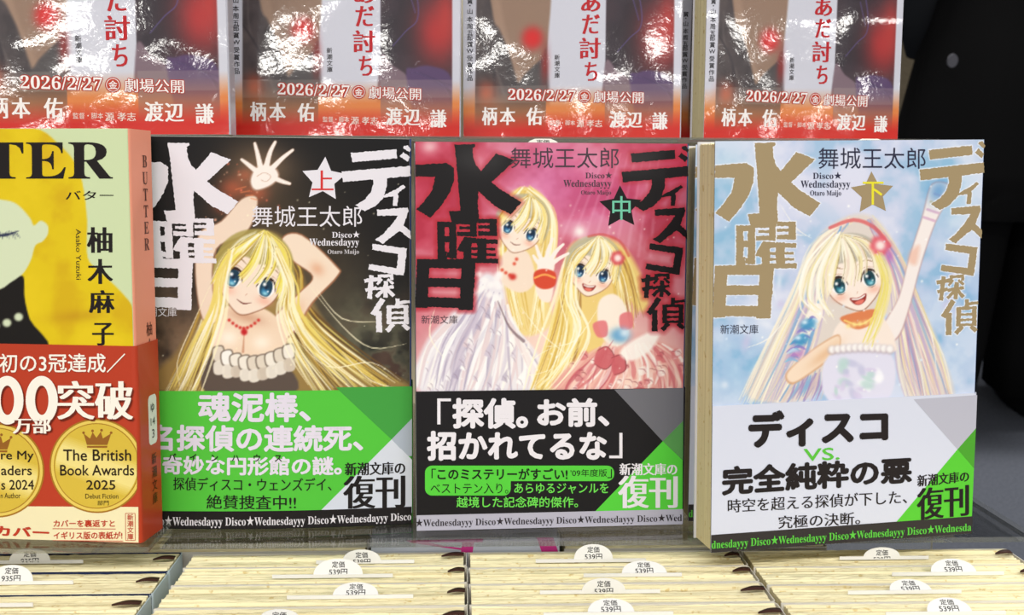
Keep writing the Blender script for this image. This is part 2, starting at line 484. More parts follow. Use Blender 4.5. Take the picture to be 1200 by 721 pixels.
def page_block(W, T, H, m_top=M_TOP, m_side=M_SIDE, inset=.8, rough_top=0.5, seed=0, rows=26, cols=30, yi=.45, bulge=None):
    """paper block with an uneven head of stacked sheets"""
    rs = np.random.RandomState(seed)
    mb = MB(); x0, x1, y0, y1, z1 = inset, W - 1.2, yi, T - yi, H - .5
    ys = np.linspace(y0, y1, rows); xs = np.linspace(x0, x1, cols)
    hrow = rs.normal(0, rough_top * .5, rows); hrow[rs.rand(rows) < .2] -= rough_top * .9
    Z = np.zeros((rows, cols))
    ph = rs.rand(4) * 6.28
    for i in range(rows):
        w = rs.normal(0, rough_top * .12, cols)
        Z[i] = z1 + hrow[i] * (.6 + .4 * np.sin(xs / W * 5 + ph[0] + i * .35)) + w - .25
    Yj = np.zeros((rows, cols)) + ys[:, None] + .25 * np.sin(xs / W * 4 + ph[1])[None]
    Yj[0] = ys[0]; Yj[-1] = ys[-1]
    V = [(xs[j] * MM, Yj[i, j] * MM, Z[i, j] * MM) for i in range(rows) for j in range(cols)]
    F = [(i * cols + j, i * cols + j + 1, (i + 1) * cols + j + 1, (i + 1) * cols + j) for i in range(rows - 1) for j in range(cols - 1)]
    mb.add(V, F, m_top)
    # sides: drop the rim to the foot
    rim = [(0, j) for j in range(cols)] + [(i, cols - 1) for i in range(1, rows)] + [(rows - 1, j) for j in range(cols - 2, -1, -1)] + [(i, 0) for i in range(rows - 2, 0, -1)]
    n = len(rim)
    V2 = [V[i * cols + j] for i, j in rim] + [(xs[j] * MM, (ys[0] if i == 0 else ys[-1] if i == rows - 1 else Yj[i, j]) * MM, .3 * MM) for i, j in rim]
    mb.add(V2, [(k, (k + 1) % n, n + (k + 1) % n, n + k) for k in range(n)] + [tuple(range(2 * n - 1, n - 1, -1))], m_side)
    return mb
def front_place(bulge=None, off=0.0):
    def f(uv, lift):
        b = np.array([bulge(u, v) for u, v in uv]) if bulge else 0
        return np.stack([uv[:, 0], -(off + .05 * lift) + b + 0 * uv[:, 0], uv[:, 1]], 1) * MM
    return f


# ------------------------------------------------------------------ the setting
M_FLOOR = grain_mat('carpet_tile', (58, 62, 72), (74, 78, 88), 160, .95)
fl = MB(); fl.box(-4, 6, -5, 7, -.05, 0, M_FLOOR)
tag(fl.build('floor', world=Matrix.Identity(4)), kind='structure')
M_WALL = grain_mat('painted_wall', (66, 60, 54), (76, 70, 62), 5, .8)
wl = MB(); wl.box(-4, 6, 6.0, 6.15, 0, 3, M_WALL)
tag(wl.build('wall_back', world=Matrix.Identity(4)), kind='structure')

# display stand: pedestal, sloping base board, back board
M_STAND = grain_mat('laminate_board', (196, 186, 158), (206, 197, 170), 30, .5, (1, 14, 1))
M_DARKSTAND = grain_mat('laminate_dark', (70, 66, 60), (84, 80, 72), 30, .6, (1, 14, 1))
stand = thing('display_stand', RACK @ Matrix.Translation((0, .55, -.31)), 'sloping beige laminate display stand that carries all the books and clear shelves', 'display stand')
def stand_part(name, boxes, m):
    mb = MB()
    for b in boxes: mb.box(*b, m)
    return mb.build(name, stand)
# stand-local: y from the stand origin (d = 550), z from h = -310
stand_part('base_board', [(-.36, .224, -.22, .19, -.014, .0165)], M_STAND)
stand_part('back_board', [(-.36, .224, .172, .19, .0168, .52)], M_STAND)
pb = MB()
inv = stand.matrix_world.inverted()
def W2S(p): return tuple(inv @ Vector(p))
pts = []
for x in (-.34, .205):
    a = RACK @ Vector((x, .37, -.3245)); b = RACK @ Vector((x, .70, -.3245))
    pts += [(x, a.y, 0.0), (x, b.y, 0.0), tuple(b), tuple(a)]
pb.add([W2S(p) for p in pts], [(0, 1, 2, 3), (7, 6, 5, 4), (0, 4, 5, 1), (1, 5, 6, 2), (2, 6, 7, 3), (3, 7, 4, 0)], M_STAND)
pb.build('pedestal', stand)

def acrylic(name, outline, h, th, label, group='clear acrylic shelves of the display'):
    """a clear plate: outline in (x, d) mm, top face at height h"""
    mb = MB(); n = len(outline)
    x0, y0 = outline[0]
    V = [((x - x0) * MM, (y - y0) * MM, 0) for x, y in outline] + [((x - x0) * MM, (y - y0) * MM, -th * MM) for x, y in outline]
    tris = [tuple(t) for t in tessellate_polygon([[Vector((x, y, 0)) for x, y in outline]])]
    mb.add(V, tris + [tuple(n + a for a in reversed(t)) for t in tris], M_ACR)
    k_ = mb.mi(M_EDGE); mb.f += [(i, n + i, n + (i + 1) % n, (i + 1) % n) for i in range(n)]; mb.m += [k_] * n
    o = mb.build(name, world=pose(x0, y0, h))
    return tag(o, label, 'shelf', group)
acrylic('acrylic_shelf', [(-330, 424), (-112, 424), (-112, 457), (-125, 457), (-125, 721.5), (-330, 721.5)], -131.3, 2.0,
        'clear acrylic shelf under the thick yellow and salmon paperback')
acrylic('acrylic_shelf', [(-124.5, 457.5), (-111.5, 457.5), (-111.5, 438), (222, 438), (222, 721.5), (-124.5, 721.5)], -134.6, 2.0,
        'long clear acrylic shelf under the three volumes with illustrated covers')
acrylic('acrylic_shelf', [(-330, 486), (-92, 486), (-92, 549), (-107, 549), (-107, 721.5), (-330, 721.5)], 18.2, 2.4,
        'upper clear acrylic shelf under the leftmost red and white paperback')
acrylic('acrylic_shelf', [(-106.5, 549.5), (222, 549.5), (222, 721.5), (-106.5, 721.5)], 20.7, 2.4,
        'upper clear acrylic shelf under the three red and white paperbacks further right')
rw = MB(); rw.box(0, .533, 0, .002, 0, .1535, M_ACR); rw.m[3] = rw.mi(M_EDGE); rw.m[5] = rw.mi(M_EDGE); rw.m[4] = rw.mi(M_EDGE)
tag(rw.build('acrylic_riser', world=pose(-320, 516, -292.8)), 'clear upright acrylic sheet behind the piled books, under the long clear shelf', 'riser')

# ------------------------------------------------------------------ three volumes with illustrated covers
Q1 = [(147, 159), (482, 163), (482.3, 614.5), (164, 619.8)]
Q2 = [(486.4, 166), (807.6, 168.5), (799.7, 614.4), (488.3, 622.1)]
Q3 = [(838.5, 167), (1154, 165), (1136.5, 627), (832.7, 647.3)]
Hm1, Hm2, Hm3 = homog(Q1, 105, 151), homog(Q2, 105, 149.5), homog(Q3, 105, 149.3)

# the block title, traced once in the artwork units of the third volume
def za(p): return [(830 + x / 6.007, 160 + y / 6.007) for x, y in p]
def zb(p): return [(830 + x / 5.15, 260 + y / 5.15) for x, y in p]
def zc(p): return [(1070 + x / 6.01, 160 + y / 6.01) for x, y in p]
def zd(p): return [(1070 + x / 5.544, 270 + y / 5.544) for x, y in p]
def rect(x0, y0, x1, y1): return [(x0, y0), (x1, y0), (x1, y1), (x0, y1)]
def seg(a, b, w):
    a = np.array(a, float); b = np.array(b, float); d = (b - a) / np.hypot(*(b - a)); n = np.array((-d[1], d[0])) * w / 2
    return [tuple(a + n), tuple(b + n), tuple(b - n), tuple(a - n)]
TITLE = [
    za([(325, 55), (470, 52), (472, 68), (452, 82), (456, 150), (475, 210), (508, 252), (560, 190), (615, 118), (748, 170), (690, 225), (580, 332), (640, 385), (785, 478), (710, 570), (600, 510), (488, 402), (482, 480), (487, 600), (478, 640), (300, 640), (278, 555), (360, 548), (352, 420), (340, 230), (330, 100)]),
    za([(50, 212), (270, 195), (320, 230), (318, 330), (285, 420), (230, 510), (148, 606), (52, 545), (110, 480), (165, 400), (188, 298), (50, 300)]),
] + [zb(rect(*r)) for r in [(168, 28, 212, 265), (238, 28, 282, 262), (168, 28, 282, 62), (168, 119, 282, 158), (168, 216, 222, 272), (222, 222, 282, 256),
    (282, 0, 404, 42), (300, 56, 404, 74), (286, 90, 404, 118), (364, 0, 404, 120), (412, 5, 525, 32), (412, 46, 525, 66), (412, 84, 525, 112), (482, 5, 525, 112),
    (322, 150, 370, 290), (340, 135, 528, 162), (322, 188, 512, 204), (322, 223, 515, 240), (320, 256, 530, 286), (405, 130, 460, 286)]] + [
    zb([(330, 122), (402, 128), (395, 145), (350, 185), (322, 220), (282, 208), (300, 170)]),
    zb([(42, 270), (395, 262), (392, 325), (42, 325)]), zb([(36, 388), (388, 388), (384, 445), (33, 445)]),
    zb([(30, 510), (378, 512), (372, 585), (290, 587), (285, 576), (105, 572), (98, 580), (28, 580)]), zb([(42, 270), (118, 270), (102, 578), (28, 580)]), zb([(312, 265), (395, 262), (370, 587), (292, 587)]),
    zc([(102, 105), (405, 72), (408, 138), (112, 172)]), zc([(455, 48), (480, 42), (500, 75), (490, 92), (450, 62)]), zc([(450, 92), (492, 130), (475, 162), (425, 122)]),
    zc([(38, 242), (490, 192), (492, 265), (45, 318)]), zc([(240, 290), (335, 280), (330, 350), (305, 430), (250, 490), (180, 528), (118, 485), (180, 445), (225, 390), (245, 330)]),
    zc([(440, 330), (455, 345), (400, 395), (405, 410), (395, 485), (368, 485), (372, 415), (310, 425), (300, 415), (380, 370)]),
    [(1113, 245.7), (1147, 242.4), (1148, 246.5), (1143, 260), (1141.5, 264), (1149, 271), (1149, 281), (1139, 272), (1137, 271), (1128, 278), (1118, 287), (1110, 282), (1118, 276), (1129, 263), (1136, 252.5), (1113.5, 253)],
    zd([(205, 95), (412, 120), (385, 303), (352, 300), (172, 270), (178, 232), (345, 255), (358, 160), (200, 135)]),
] + [zd(seg(*r)) for r in [((190, 308), (172, 465), 28), ((145, 347), (232, 332), 26), ((150, 408), (218, 390), 24), ((228, 312), (322, 305), 20), ((240, 306), (238, 338), 20), ((312, 300), (312, 335), 20),
    ((215, 398), (322, 380), 20), ((275, 345), (268, 455), 26), ((266, 398), (214, 450), 22), ((280, 398), (320, 443), 24), ((252, 330), (222, 368), 16), ((286, 330), (320, 362), 16),
    ((254, 465), (186, 572), 32), ((224, 545), (222, 690), 36), ((342, 458), (340, 512), 26), ((345, 488), (415, 478), 20), ((288, 512), (285, 632), 30), ((390, 505), (388, 628), 30),
    ((275, 518), (404, 510), 20), ((280, 558), (400, 552), 16), ((280, 592), (400, 587), 16), ((275, 624), (404, 620), 18), ((310, 632), (268, 680), 28), ((368, 632), (402, 664), 28)]]
TITLE_UV = [happly(Hm3, p) for p in TITLE]

def print_title(pr, Hm, col, lift):
    inv = np.linalg.inv(Hm)
    for uv in TITLE_UV:
        pr.poly(happly(inv, uv), col, lift, (1.7, .5))
def paint_title(cv, Hm, col, grow, soft, al):
    inv = np.linalg.inv(Hm)
    for uv in TITLE_UV: cv.poly(happly(inv, uv), col, al, soft, False, grow)

SKIN, SKIN_D = (246, 226, 208), (222, 176, 150)
def face(cv, cx, cy, s, tilt, iris, mouth='smile', gap=.55, skin=SKIN):
    """a plain drawn girl's face"""
    c, n = math.cos(R(tilt)), math.sin(R(tilt))
    def T(p): return [(cx + s * (x * c - y * n), cy + s * (x * n + y * c)) for x, y in p]
    cv.poly(T([(-1, -.5), (-1, .08), (-.84, .5), (-.46, .87), (0, 1.1), (.46, .87), (.84, .5), (1, .08), (1, -.5), (.7, -1.2), (-.7, -1.2)]), (150, 96, 70), .8, .5)
    cv.poly(T([(-.97, -.5), (-.97, .07), (-.81, .48), (-.44, .84), (0, 1.06), (.44, .84), (.81, .48), (.97, .07), (.97, -.5), (.7, -1.2), (-.7, -1.2)]), skin, 1, .6)
    for q in (-1, 1):
        x, y = T([(q * .62, .45)])[0]
        cv.blob(x, y, s * .26, s * .14, (240, 165, 140), .55, tilt)
        e = q * gap
        def E(pts): return T([(e + x * .88, .04 + y * .86) for x, y in pts])
        cv.poly(E([(-.31, .02), (-.2, -.24), (0, -.32), (.2, -.25), (.31, .02), (.2, .26), (0, .32), (-.2, .26)]), (252, 250, 250), 1, .5)
        cv.poly(E([(-.23, 0), (-.16, -.26), (0, -.32), (.16, -.26), (.23, 0), (.16, .25), (0, .31), (-.16, .25)]), tuple(v * .42 for v in iris), 1, .5)
        x, y = E([(0, .12)])[0]; cv.blob(x, y, s * .135, s * .125, iris, 1, tilt, 3)
        x, y = E([(.02, .2)])[0]; cv.blob(x, y, s * .09, s * .06, (165, 226, 240), .9, tilt)
        x, y = E([(0, -.03)])[0]; cv.blob(x, y, s * .065, s * .085, (12, 26, 48), .95, tilt)
        x, y = E([(-.09, -.12)])[0]; cv.blob(x, y, s * .06, s * .06, (255, 255, 255), 1, 0, 3)
        x, y = E([(.1, .1)])[0]; cv.blob(x, y, s * .03, s * .03, (255, 255, 255), .9, 0, 3)
        cv.stroke(E([(-.36, .06), (-.24, -.24), (0, -.37), (.24, -.27), (.36, .04)]), .6, .6, (54, 32, 26), 1, .5, mid=s * .1)
        cv.stroke(E([(-.16, .32), (0, .37), (.16, .32)]), .3, .3, (130, 80, 60), .8, .4, mid=s * .03)
        cv.stroke(E([(-.3, -.42), (0, -.5), (.3, -.4)]), .3, .3, (190, 140, 110), .8, .4, mid=s * .03)
        cv.stroke(E([(-.34, -.66), (0, -.78), (.34, -.62)]), .3, .3, (140, 100, 56), .85, .4, mid=s * .05)
    cv.stroke(T([(.03, .38), (-.02, .46)]), .8, .5, (205, 150, 125), .9, .4)
    if mouth == 'smile':
        cv.stroke(T([(-.24, .64), (0, .71), (.24, .62)]), .5, .5, (120, 60, 50), .95, .45, mid=s * .05)
    else:
        cv.poly(T([(-.3, .55), (0, .6), (.3, .52), (.22, .76), (0, .86), (-.2, .78)]), (150, 50, 45), 1, .5)
        cv.poly(T([(-.16, .74), (.02, .7), (.18, .72), (.1, .82), (0, .84), (-.1, .82)]), (232, 120, 105), 1, .5)
        cv.poly(T([(-.24, .58), (0, .62), (.25, .55), (.2, .62), (0, .67), (-.2, .64)]), (255, 250, 245), 1, .4)
    return T
def fringe(cv, T, s, cols, line=(120, 88, 44)):
    """locks of hair over the forehead, parted left of the middle"""
    P = lambda *p: T(list(p))
    dk = tuple(v * .72 for v in cols[2])
    cv.poly(P((-1.2, .1), (-1.22, -.8), (-.75, -1.45), (.05, -1.72), (.8, -1.45), (1.22, -.8), (1.22, .1), (1.0, -.35), (.62, -.72), (.1, -.62), (-.4, -.72), (-.95, -.3)), dk, .85, 1.2)
    for a, b, k in ((P((-.05, -1.66), (-.5, -1.2), (-1.0, -.6), (-1.18, .45)), P((-.05, -1.66), (-.25, -1.1), (-.5, -.55), (-.78, .0)), 20),
                    (P((-.05, -1.66), (-.1, -1.1), (-.2, -.55), (-.42, -.12)), P((-.02, -1.66), (.15, -1.15), (.2, -.5), (-.05, .18)), 15),
                    (P((.0, -1.66), (.25, -1.2), (.36, -.6), (.12, .02)), P((.05, -1.66), (.5, -1.25), (.62, -.7), (.5, -.2)), 13),
                    (P((.05, -1.66), (.55, -1.3), (.8, -.8), (.78, -.15)), P((.05, -1.66), (.75, -1.35), (1.12, -.7), (1.2, .45)), 20)):
        cv.strands(a, b, k, cols + [cols[0]], (s * .05, s * .14), (.7, 1), s * .03)
        cv.stroke(a, .3, .3, line, .55, .5, mid=s * .03); cv.stroke(b, .3, .3, line, .55, .5, mid=s * .03)
    cv.strands(P((-.3, -1.55), (-.7, -1.2), (-.95, -.8)), P((.3, -1.55), (.7, -1.2), (.95, -.8)), 12, [(255, 253, 232)], (s * .03, s * .1), (.4, .8), s * .03)
def sparkle(cv, n, box, cols, seed=1, r=(.5, 1.6)):
    rs = random.Random(seed)
    for _ in range(n):
        q = rs.uniform(*r); cv.blob(rs.uniform(box[0], box[2]), rs.uniform(box[1], box[3]), q, q, rs.choice(cols), rs.uniform(.4, 1))

# --- first volume: dark cover
def cover_one():
    z = lambda pts: [(160 + x / 2.326, 150 + y / 2.326) for x, y in pts]
    cv = Canvas(143, 155, 486, 466, 1.5, (13, 12, 15))
    cv.blob(320, 330, 95, 110, (120, 98, 66), .75)
    cv.blob(425, 400, 55, 60, (92, 92, 74), .8); cv.blob(215, 400, 50, 60, (150, 118, 92), .75)
    cv.blob(290, 215, 40, 55, (96, 76, 56), .7)
    cv.noise([(10, 10, 12), (80, 70, 60), (120, 112, 90)], 45, .35, 3, win=np.clip((cv.Y - 270) / 120, 0, 1))
    cv.noise([(14, 12, 14), (96, 78, 58), (168, 134, 100)], 26, .4, 17, win=np.clip((cv.Y - 300) / 110, 0, 1) * np.clip((330 - cv.X) / 80, 0, 1))
    cv.noise([(14, 14, 14), (86, 88, 72), (134, 124, 100), (96, 60, 52)], 22, .45, 23, win=np.clip((cv.Y - 330) / 90, 0, 1) * np.clip((cv.X - 380) / 60, 0, 1))
    for x, y, r in ((272, 220, 15), (287, 205, 10), (262, 240, 12), (300, 226, 14)): cv.blob(x, y, r, r * .8, (215, 96, 62), .6)
    sparkle(cv, 40, (240, 190, 330, 260), [(255, 190, 160), (255, 120, 90)], 4)
    H1, H2, H3, H4 = (254, 246, 206), (236, 214, 112), (198, 160, 70), (104, 76, 40)
    # back hair
    cv.poly(z([(300, 290), (230, 330), (200, 430), (165, 520), (110, 610), (60, 721), (720, 721), (640, 650), (540, 560), (470, 460), (430, 340), (370, 285)]), (158, 128, 72), .95, 4)
    cv.strands(z([(290, 300), (225, 360), (195, 470), (140, 590), (70, 721)]), z([(310, 300), (260, 380), (245, 500), (230, 620), (200, 725)]), 46, [H1, H2, H3, H4], (1.5, 5), (.5, .95), 5)
    cv.strands(z([(380, 300), (440, 380), (455, 470), (560, 580), (735, 700)]), z([(370, 320), (410, 420), (400, 520), (430, 620), (480, 725)]), 60, [H1, H2, H3, H4, (90, 70, 45)], (1.5, 5), (.5, .95), 5)
    # far arm up to the raised hand, and the bent arm
    cv.poly(z([(283, 193), (327, 188), (322, 242), (292, 293), (218, 332), (208, 440), (228, 522), (177, 522), (157, 400), (167, 288), (228, 252)]), (150, 104, 78), .8, .9)
    cv.poly(z([(285, 195), (325, 190), (320, 240), (290, 290), (215, 330), (205, 440), (225, 520), (180, 520), (160, 400), (170, 290), (230, 255)]), (240, 218, 198), 1, 1)
    cv.stroke(z([(215, 330), (207, 440), (226, 520)]), 1, 1, (200, 150, 120), .7, .8)
    cv.poly(z([(395, 300), (450, 290), (545, 375), (550, 405), (480, 480), (430, 560), (370, 590), (370, 520), (440, 450), (478, 405), (420, 360)]), (168, 110, 78), .9, .8)
    cv.poly(z([(397, 303), (449, 294), (541, 377), (545, 404), (476, 477), (426, 556), (374, 584), (374, 522), (443, 452), (481, 405), (423, 358)]), (244, 222, 200), 1, .8)
    cv.blob(*z([(492, 385)])[0], 9, 7, (226, 166, 130), .7, 40); cv.blob(*z([(440, 500)])[0], 8, 14, (232, 184, 150), .6, 30)
    # shoulders, chest
    cv.poly(z([(230, 500), (275, 480), (340, 490), (385, 520), (410, 570), (395, 620), (340, 640), (230, 620), (205, 570)]), (242, 216, 190), 1, 1.2)
    cv.blob(*z([(250, 572)])[0], 12, 10, (255, 244, 228), .9); cv.blob(*z([(340, 585)])[0], 11, 9, (255, 244, 228), .8)
    cv.stroke(z([(293, 560), (290, 610)]), 1, 3, (205, 150, 120), .8, 1); cv.blob(*z([(300, 515)])[0], 22, 7, (198, 140, 110), .6, 15)
    # pale frill and dress
    cv.poly(z([(205, 615), (300, 640), (400, 640), (430, 721), (190, 721)]), (92, 78, 70), 1, 1.5)
    for i in range(9):
        x = 222 + i * 24; y = 600 + 26 * math.sin(i * .42); h = random.uniform(26, 36)
        cv.poly(z([(x - 16, y), (x + 14, y - 6), (x + 18, y + h), (x, y + h + 8), (x - 15, y + h)]), (110, 96, 84), .9, .7)
        cv.poly(z([(x - 13, y + 2), (x + 11, y - 3), (x + 15, y + h - 3), (x, y + h + 4), (x - 12, y + h - 3)]), random.choice([(242, 234, 222), (226, 214, 198), (250, 246, 240)]), 1, .8)
        cv.poly(z([(x - 10, y + h + 6), (x + 14, y + h + 2), (x + 18, y + 2 * h), (x, y + 2 * h + 8), (x - 12, y + 2 * h)]), random.choice([(214, 200, 184), (236, 228, 216)]), .95, .8)
    T = face(cv, *z([(308, 420)])[0], 37, 17, (58, 140, 190))
    # red beads
    for i in range(9):
        x = 252 + i * 10; y = 524 + 22 * math.sin(i / 8 * math.pi)
        cv.blob(*z([(x, y)])[0], 2, 2, (205, 46, 40), .95, 0, 3)
    cv.blob(*z([(293, 556)])[0], 4, 4, (196, 30, 34), 1, 0, 4)
    fringe(cv, T, 37, [H1, H2, H2, (240, 226, 90), H3, H1])
    cv.strands(z([(268, 330), (225, 400), (205, 490), (150, 600), (100, 715)]), z([(255, 340), (240, 430), (232, 520), (190, 640), (160, 721)]), 20, [H1, H2, (255, 250, 225)], (1.2, 4), (.6, 1), 4)
    cv.strands(z([(372, 330), (405, 420), (395, 500), (420, 600), (480, 700)]), z([(388, 330), (430, 430), (440, 500), (520, 600), (690, 715)]), 26, [H1, H2, (255, 250, 225), H3], (1.2, 4), (.6, 1), 5)
    for p in ([(470, 430), (560, 540), (640, 600), (735, 590)], [(420, 560), (520, 650), (640, 640), (720, 690)], [(200, 430), (150, 540), (110, 640), (120, 715)], [(490, 440), (560, 520), (660, 530)], [(560, 610), (640, 690), (740, 715)]):
        cv.stroke(z(p), .4, .3, (250, 240, 205), .9, .5, mid=1.3)
    # open pale hand
    hand = (250, 240, 232)
    cv.blob(*z([(350, 105)])[0], 36, 24, (150, 120, 92), .55)
    out = (176, 140, 118)
    fing = [([(325, 118), (300, 98), (284, 86)], 6, 2.6), ([(336, 108), (328, 72), (320, 42)], 6.4, 2.8), ([(352, 104), (362, 66), (376, 38)], 6.4, 2.8), ([(368, 110), (396, 82), (424, 60)], 6.2, 2.6), ([(372, 136), (396, 146), (416, 152)], 6, 2.8)]
    for p, a_, b__ in fing: cv.stroke(z(p), a_ + 1.2, b__ + 1.2, out, .9, .6)
    cv.poly(z([(318, 112), (345, 98), (376, 106), (388, 132), (366, 158), (322, 172), (306, 146)]), out, .9, .9)
    for p, a_, b__ in fing: cv.stroke(z(p), a_, b__, hand, 1, .6)
    cv.poly(z([(321, 114), (346, 101), (373, 109), (384, 132), (364, 155), (324, 168), (310, 146)]), hand, 1, .8)
    cv.stroke(z([(326, 132), (346, 122), (364, 132), (352, 146), (338, 142)]), .8, .8, (206, 170, 150), .9, .5)
    for i in range(4): cv.stroke(z([(268 + i * 14, 168 + i * 8), (296 + i * 10, 160 + i * 12)]), 1.4, 1.4, (235, 130, 80), .6, .8)
    sparkle(cv, 60, (180, 200, 480, 450), [(255, 246, 214)], 9, (.4, 1.1))
    return cv
# --- second volume: crimson cover
def cover_two():
    z = lambda pts: [(470 + x / 2.326, 150 + y / 2.326) for x, y in pts]
    zz = lambda pts: [(560 + x / 3.005, 220 + y / 3.005) for x, y in pts]
    cv = Canvas(482, 160, 813, 464, 1.5, (196, 84, 104))
    cv.blob(500, 250, 60, 130, (186, 50, 72), .9); cv.blob(800, 200, 70, 70, (176, 38, 76), .8); cv.blob(790, 330, 60, 80, (176, 70, 84), .8)
    cv.blob(645, 215, 60, 55, (226, 150, 204), .95); cv.blob(700, 235, 50, 40, (206, 92, 156), .7)
    cv.noise([(170, 30, 60), (214, 90, 120), (240, 180, 200)], 36, .35, 5)
    cv.blob(650, 400, 120, 90, (246, 218, 200), .95); cv.blob(530, 430, 60, 60, (240, 214, 210), .9); cv.blob(770, 430, 50, 45, (240, 205, 190), .8)
    for i in range(9): cv.stroke([(700 + i * 9, 180), (650 + i * 14, 300)], 1, 4, (244, 200, 220), .22, 3, False)
    H1, H2, H3, H4 = (255, 248, 214), (244, 222, 140), (222, 184, 84), (168, 122, 60)
    # first figure: hair, gown
    cv.poly(zz([(150, 0), (95, 40), (70, 110), (75, 260), (110, 420), (150, 520), (260, 480), (240, 330), (262, 180), (255, 80), (215, 15)]), (240, 214, 140), .97, 2)
    cv.strands(zz([(150, 5), (95, 70), (80, 190), (90, 330), (120, 480)]), zz([(160, 5), (130, 90), (120, 220), (140, 350), (170, 500)]), 34, [H1, H2, H3], (1.2, 4), (.5, .95), 4)
    cv.strands(zz([(170, 5), (235, 60), (250, 170), (215, 320), (230, 470)]), zz([(190, 5), (255, 90), (262, 190), (240, 340), (180, 520)]), 34, [H1, H2, H3, H1], (1.2, 4), (.5, .95), 4)
    cv.poly(zz([(85, 240), (130, 215), (180, 235), (200, 330), (150, 370), (80, 330)]), (246, 224, 204), 1, 1.2)
    cv.poly(zz([(-200, 720), (-190, 560), (-90, 440), (-30, 360), (30, 300), (90, 350), (110, 480), (190, 560), (240, 640), (230, 725)]), (236, 232, 238), .97, 3)
    rs = random.Random(3)
    G = [(255, 255, 255), (206, 194, 212), (172, 160, 186), (250, 246, 242), (228, 206, 210), (238, 232, 240)]
    cv.strands(zz([(0, 340), (-60, 440), (-150, 560), (-200, 720)]), zz([(60, 380), (30, 480), (-20, 600), (-50, 725)]), 34, G, (2, 7), (.4, .85), 7)
    cv.strands(zz([(60, 390), (40, 500), (0, 620), (-40, 725)]), zz([(115, 470), (170, 560), (220, 640), (235, 725)]), 40, G, (2, 8), (.4, .85), 7)
    for i in range(44):
        x, y = rs.uniform(-190, 180), rs.uniform(400, 715)
        if (x > 90 and y < 540) or (x < -60 and y < 540): continue
        q = rs.uniform(10, 26); a = rs.uniform(-1.2, .2)
        cv.poly(zz([(x, y), (x + q * math.cos(a), y - q * 1.3), (x + q * .8, y + q * 1.1), (x - q * .2, y + q * .7)]), rs.choice(G), rs.uniform(.4, .85), .8, False)
        cv.stroke(zz([(x, y), (x + q * .5, y + q * .4), (x + q * .8, y + q * 1.1)]), .4, .4, (150, 130, 150), .6, .5, mid=1.2)
    for i in range(12): cv.blob(*zz([(rs.uniform(0, 85), rs.uniform(300, 400))])[0], 5, 4, (250, 246, 246), .9, 0, 3)
    cv.stroke(zz([(70, 400), (110, 490), (160, 540)]), 1, 4, (110, 84, 92), .7, 1)
    T = face(cv, *zz([(147, 150)])[0], 25.5, 18, (44, 110, 170), skin=(250, 232, 216))
    fringe(cv, T, 25.5, [H1, H2, H1, H2, H3])
    for x, y in ((85, 290), (98, 300), (112, 308), (128, 268), (136, 252)): cv.blob(*zz([(x, y)])[0], 2.2, 2.2, (224, 88, 64), .95, 0, 3)
    cv.blob(*zz([(122, 314)])[0], 4.5, 4, (206, 52, 44), 1, 0, 3)
    cv.blob(690, 420, 60, 40, (252, 236, 222), .6)
    # second figure: hair
    cv.poly(zz([(400, 175), (330, 200), (300, 280), (290, 400), (250, 520), (200, 720), (330, 720), (420, 600), (470, 480), (520, 400), (585, 440), (600, 380), (545, 250), (480, 185)]), (238, 208, 126), .97, 3)
    cv.strands(zz([(395, 180), (320, 240), (290, 390), (250, 540), (190, 720)]), zz([(410, 190), (360, 300), (350, 430), (350, 560), (300, 720)]), 56, [H1, H2, H3, H4, H1], (1.2, 4.5), (.5, .95), 5)
    cv.strands(zz([(440, 185), (520, 240), (560, 350), (580, 450)]), zz([(420, 190), (480, 300), (490, 400), (500, 480)]), 30, [H1, H2, H3, H4], (1.2, 4), (.5, .95), 4)
    cv.poly(zz([(430, 395), (480, 375), (520, 420), (530, 520), (490, 560), (440, 530), (420, 460)]), (250, 236, 222), 1, 1.2)
    cv.poly(zz([(405, 480), (450, 470), (455, 520), (420, 525)]), (226, 120, 126), .9, 1); cv.poly(zz([(500, 450), (540, 440), (545, 490), (505, 500)]), (226, 120, 126), .9, 1)
    cv.poly(zz([(280, 720), (330, 620), (420, 570), (520, 560), (620, 540), (740, 600), (740, 730)]), (232, 166, 158), .95, 3)
    G = [(255, 246, 240), (216, 116, 120), (196, 92, 104), (250, 220, 206), (240, 190, 176), (255, 252, 246)]
    cv.strands(zz([(430, 570), (380, 620), (310, 680), (280, 730)]), zz([(480, 570), (470, 640), (440, 690), (420, 730)]), 24, G, (2, 7), (.4, .85), 7)
    cv.strands(zz([(500, 570), (500, 640), (480, 690), (470, 730)]), zz([(640, 550), (700, 600), (735, 660), (745, 730)]), 46, G, (2, 7), (.4, .85), 7)
    for i in range(40):
        x, y = rs.uniform(320, 730), rs.uniform(570, 715); q = rs.uniform(10, 26)
        cv.poly(zz([(x, y), (x + q, y - q * .4), (x + q * 1.2, y + q * .6), (x + q * .2, y + q)]), rs.choice(G), rs.uniform(.4, .85), .8)
        cv.stroke(zz([(x, y), (x + q * .8, y + q * .1), (x + q * 1.2, y + q * .6)]), .4, .4, (160, 74, 80), .7, .5, mid=1.2)
    for p in ([(420, 575), (455, 560), (480, 600), (450, 640), (410, 620)], [(470, 600), (510, 590), (520, 640), (480, 660)]):
        cv.poly(zz(p), (204, 96, 104), .9, 1); cv.stroke(zz(p), .6, .6, (140, 60, 66), .8, .5, mid=1.4)
    cv.blob(*zz([(500, 520)])[0], 12, 9, (90, 160, 210), .9, 0, 3); cv.blob(*zz([(516, 512)])[0], 6, 5, (220, 236, 250), .9)
    cv.poly(zz([(500, 580), (560, 530), (640, 500), (610, 570), (540, 610)]), (255, 250, 244), .9, 2)
    T2 = face(cv, *zz([(400, 300)])[0], 26, 12, (40, 104, 166), 'open', skin=(250, 232, 216))
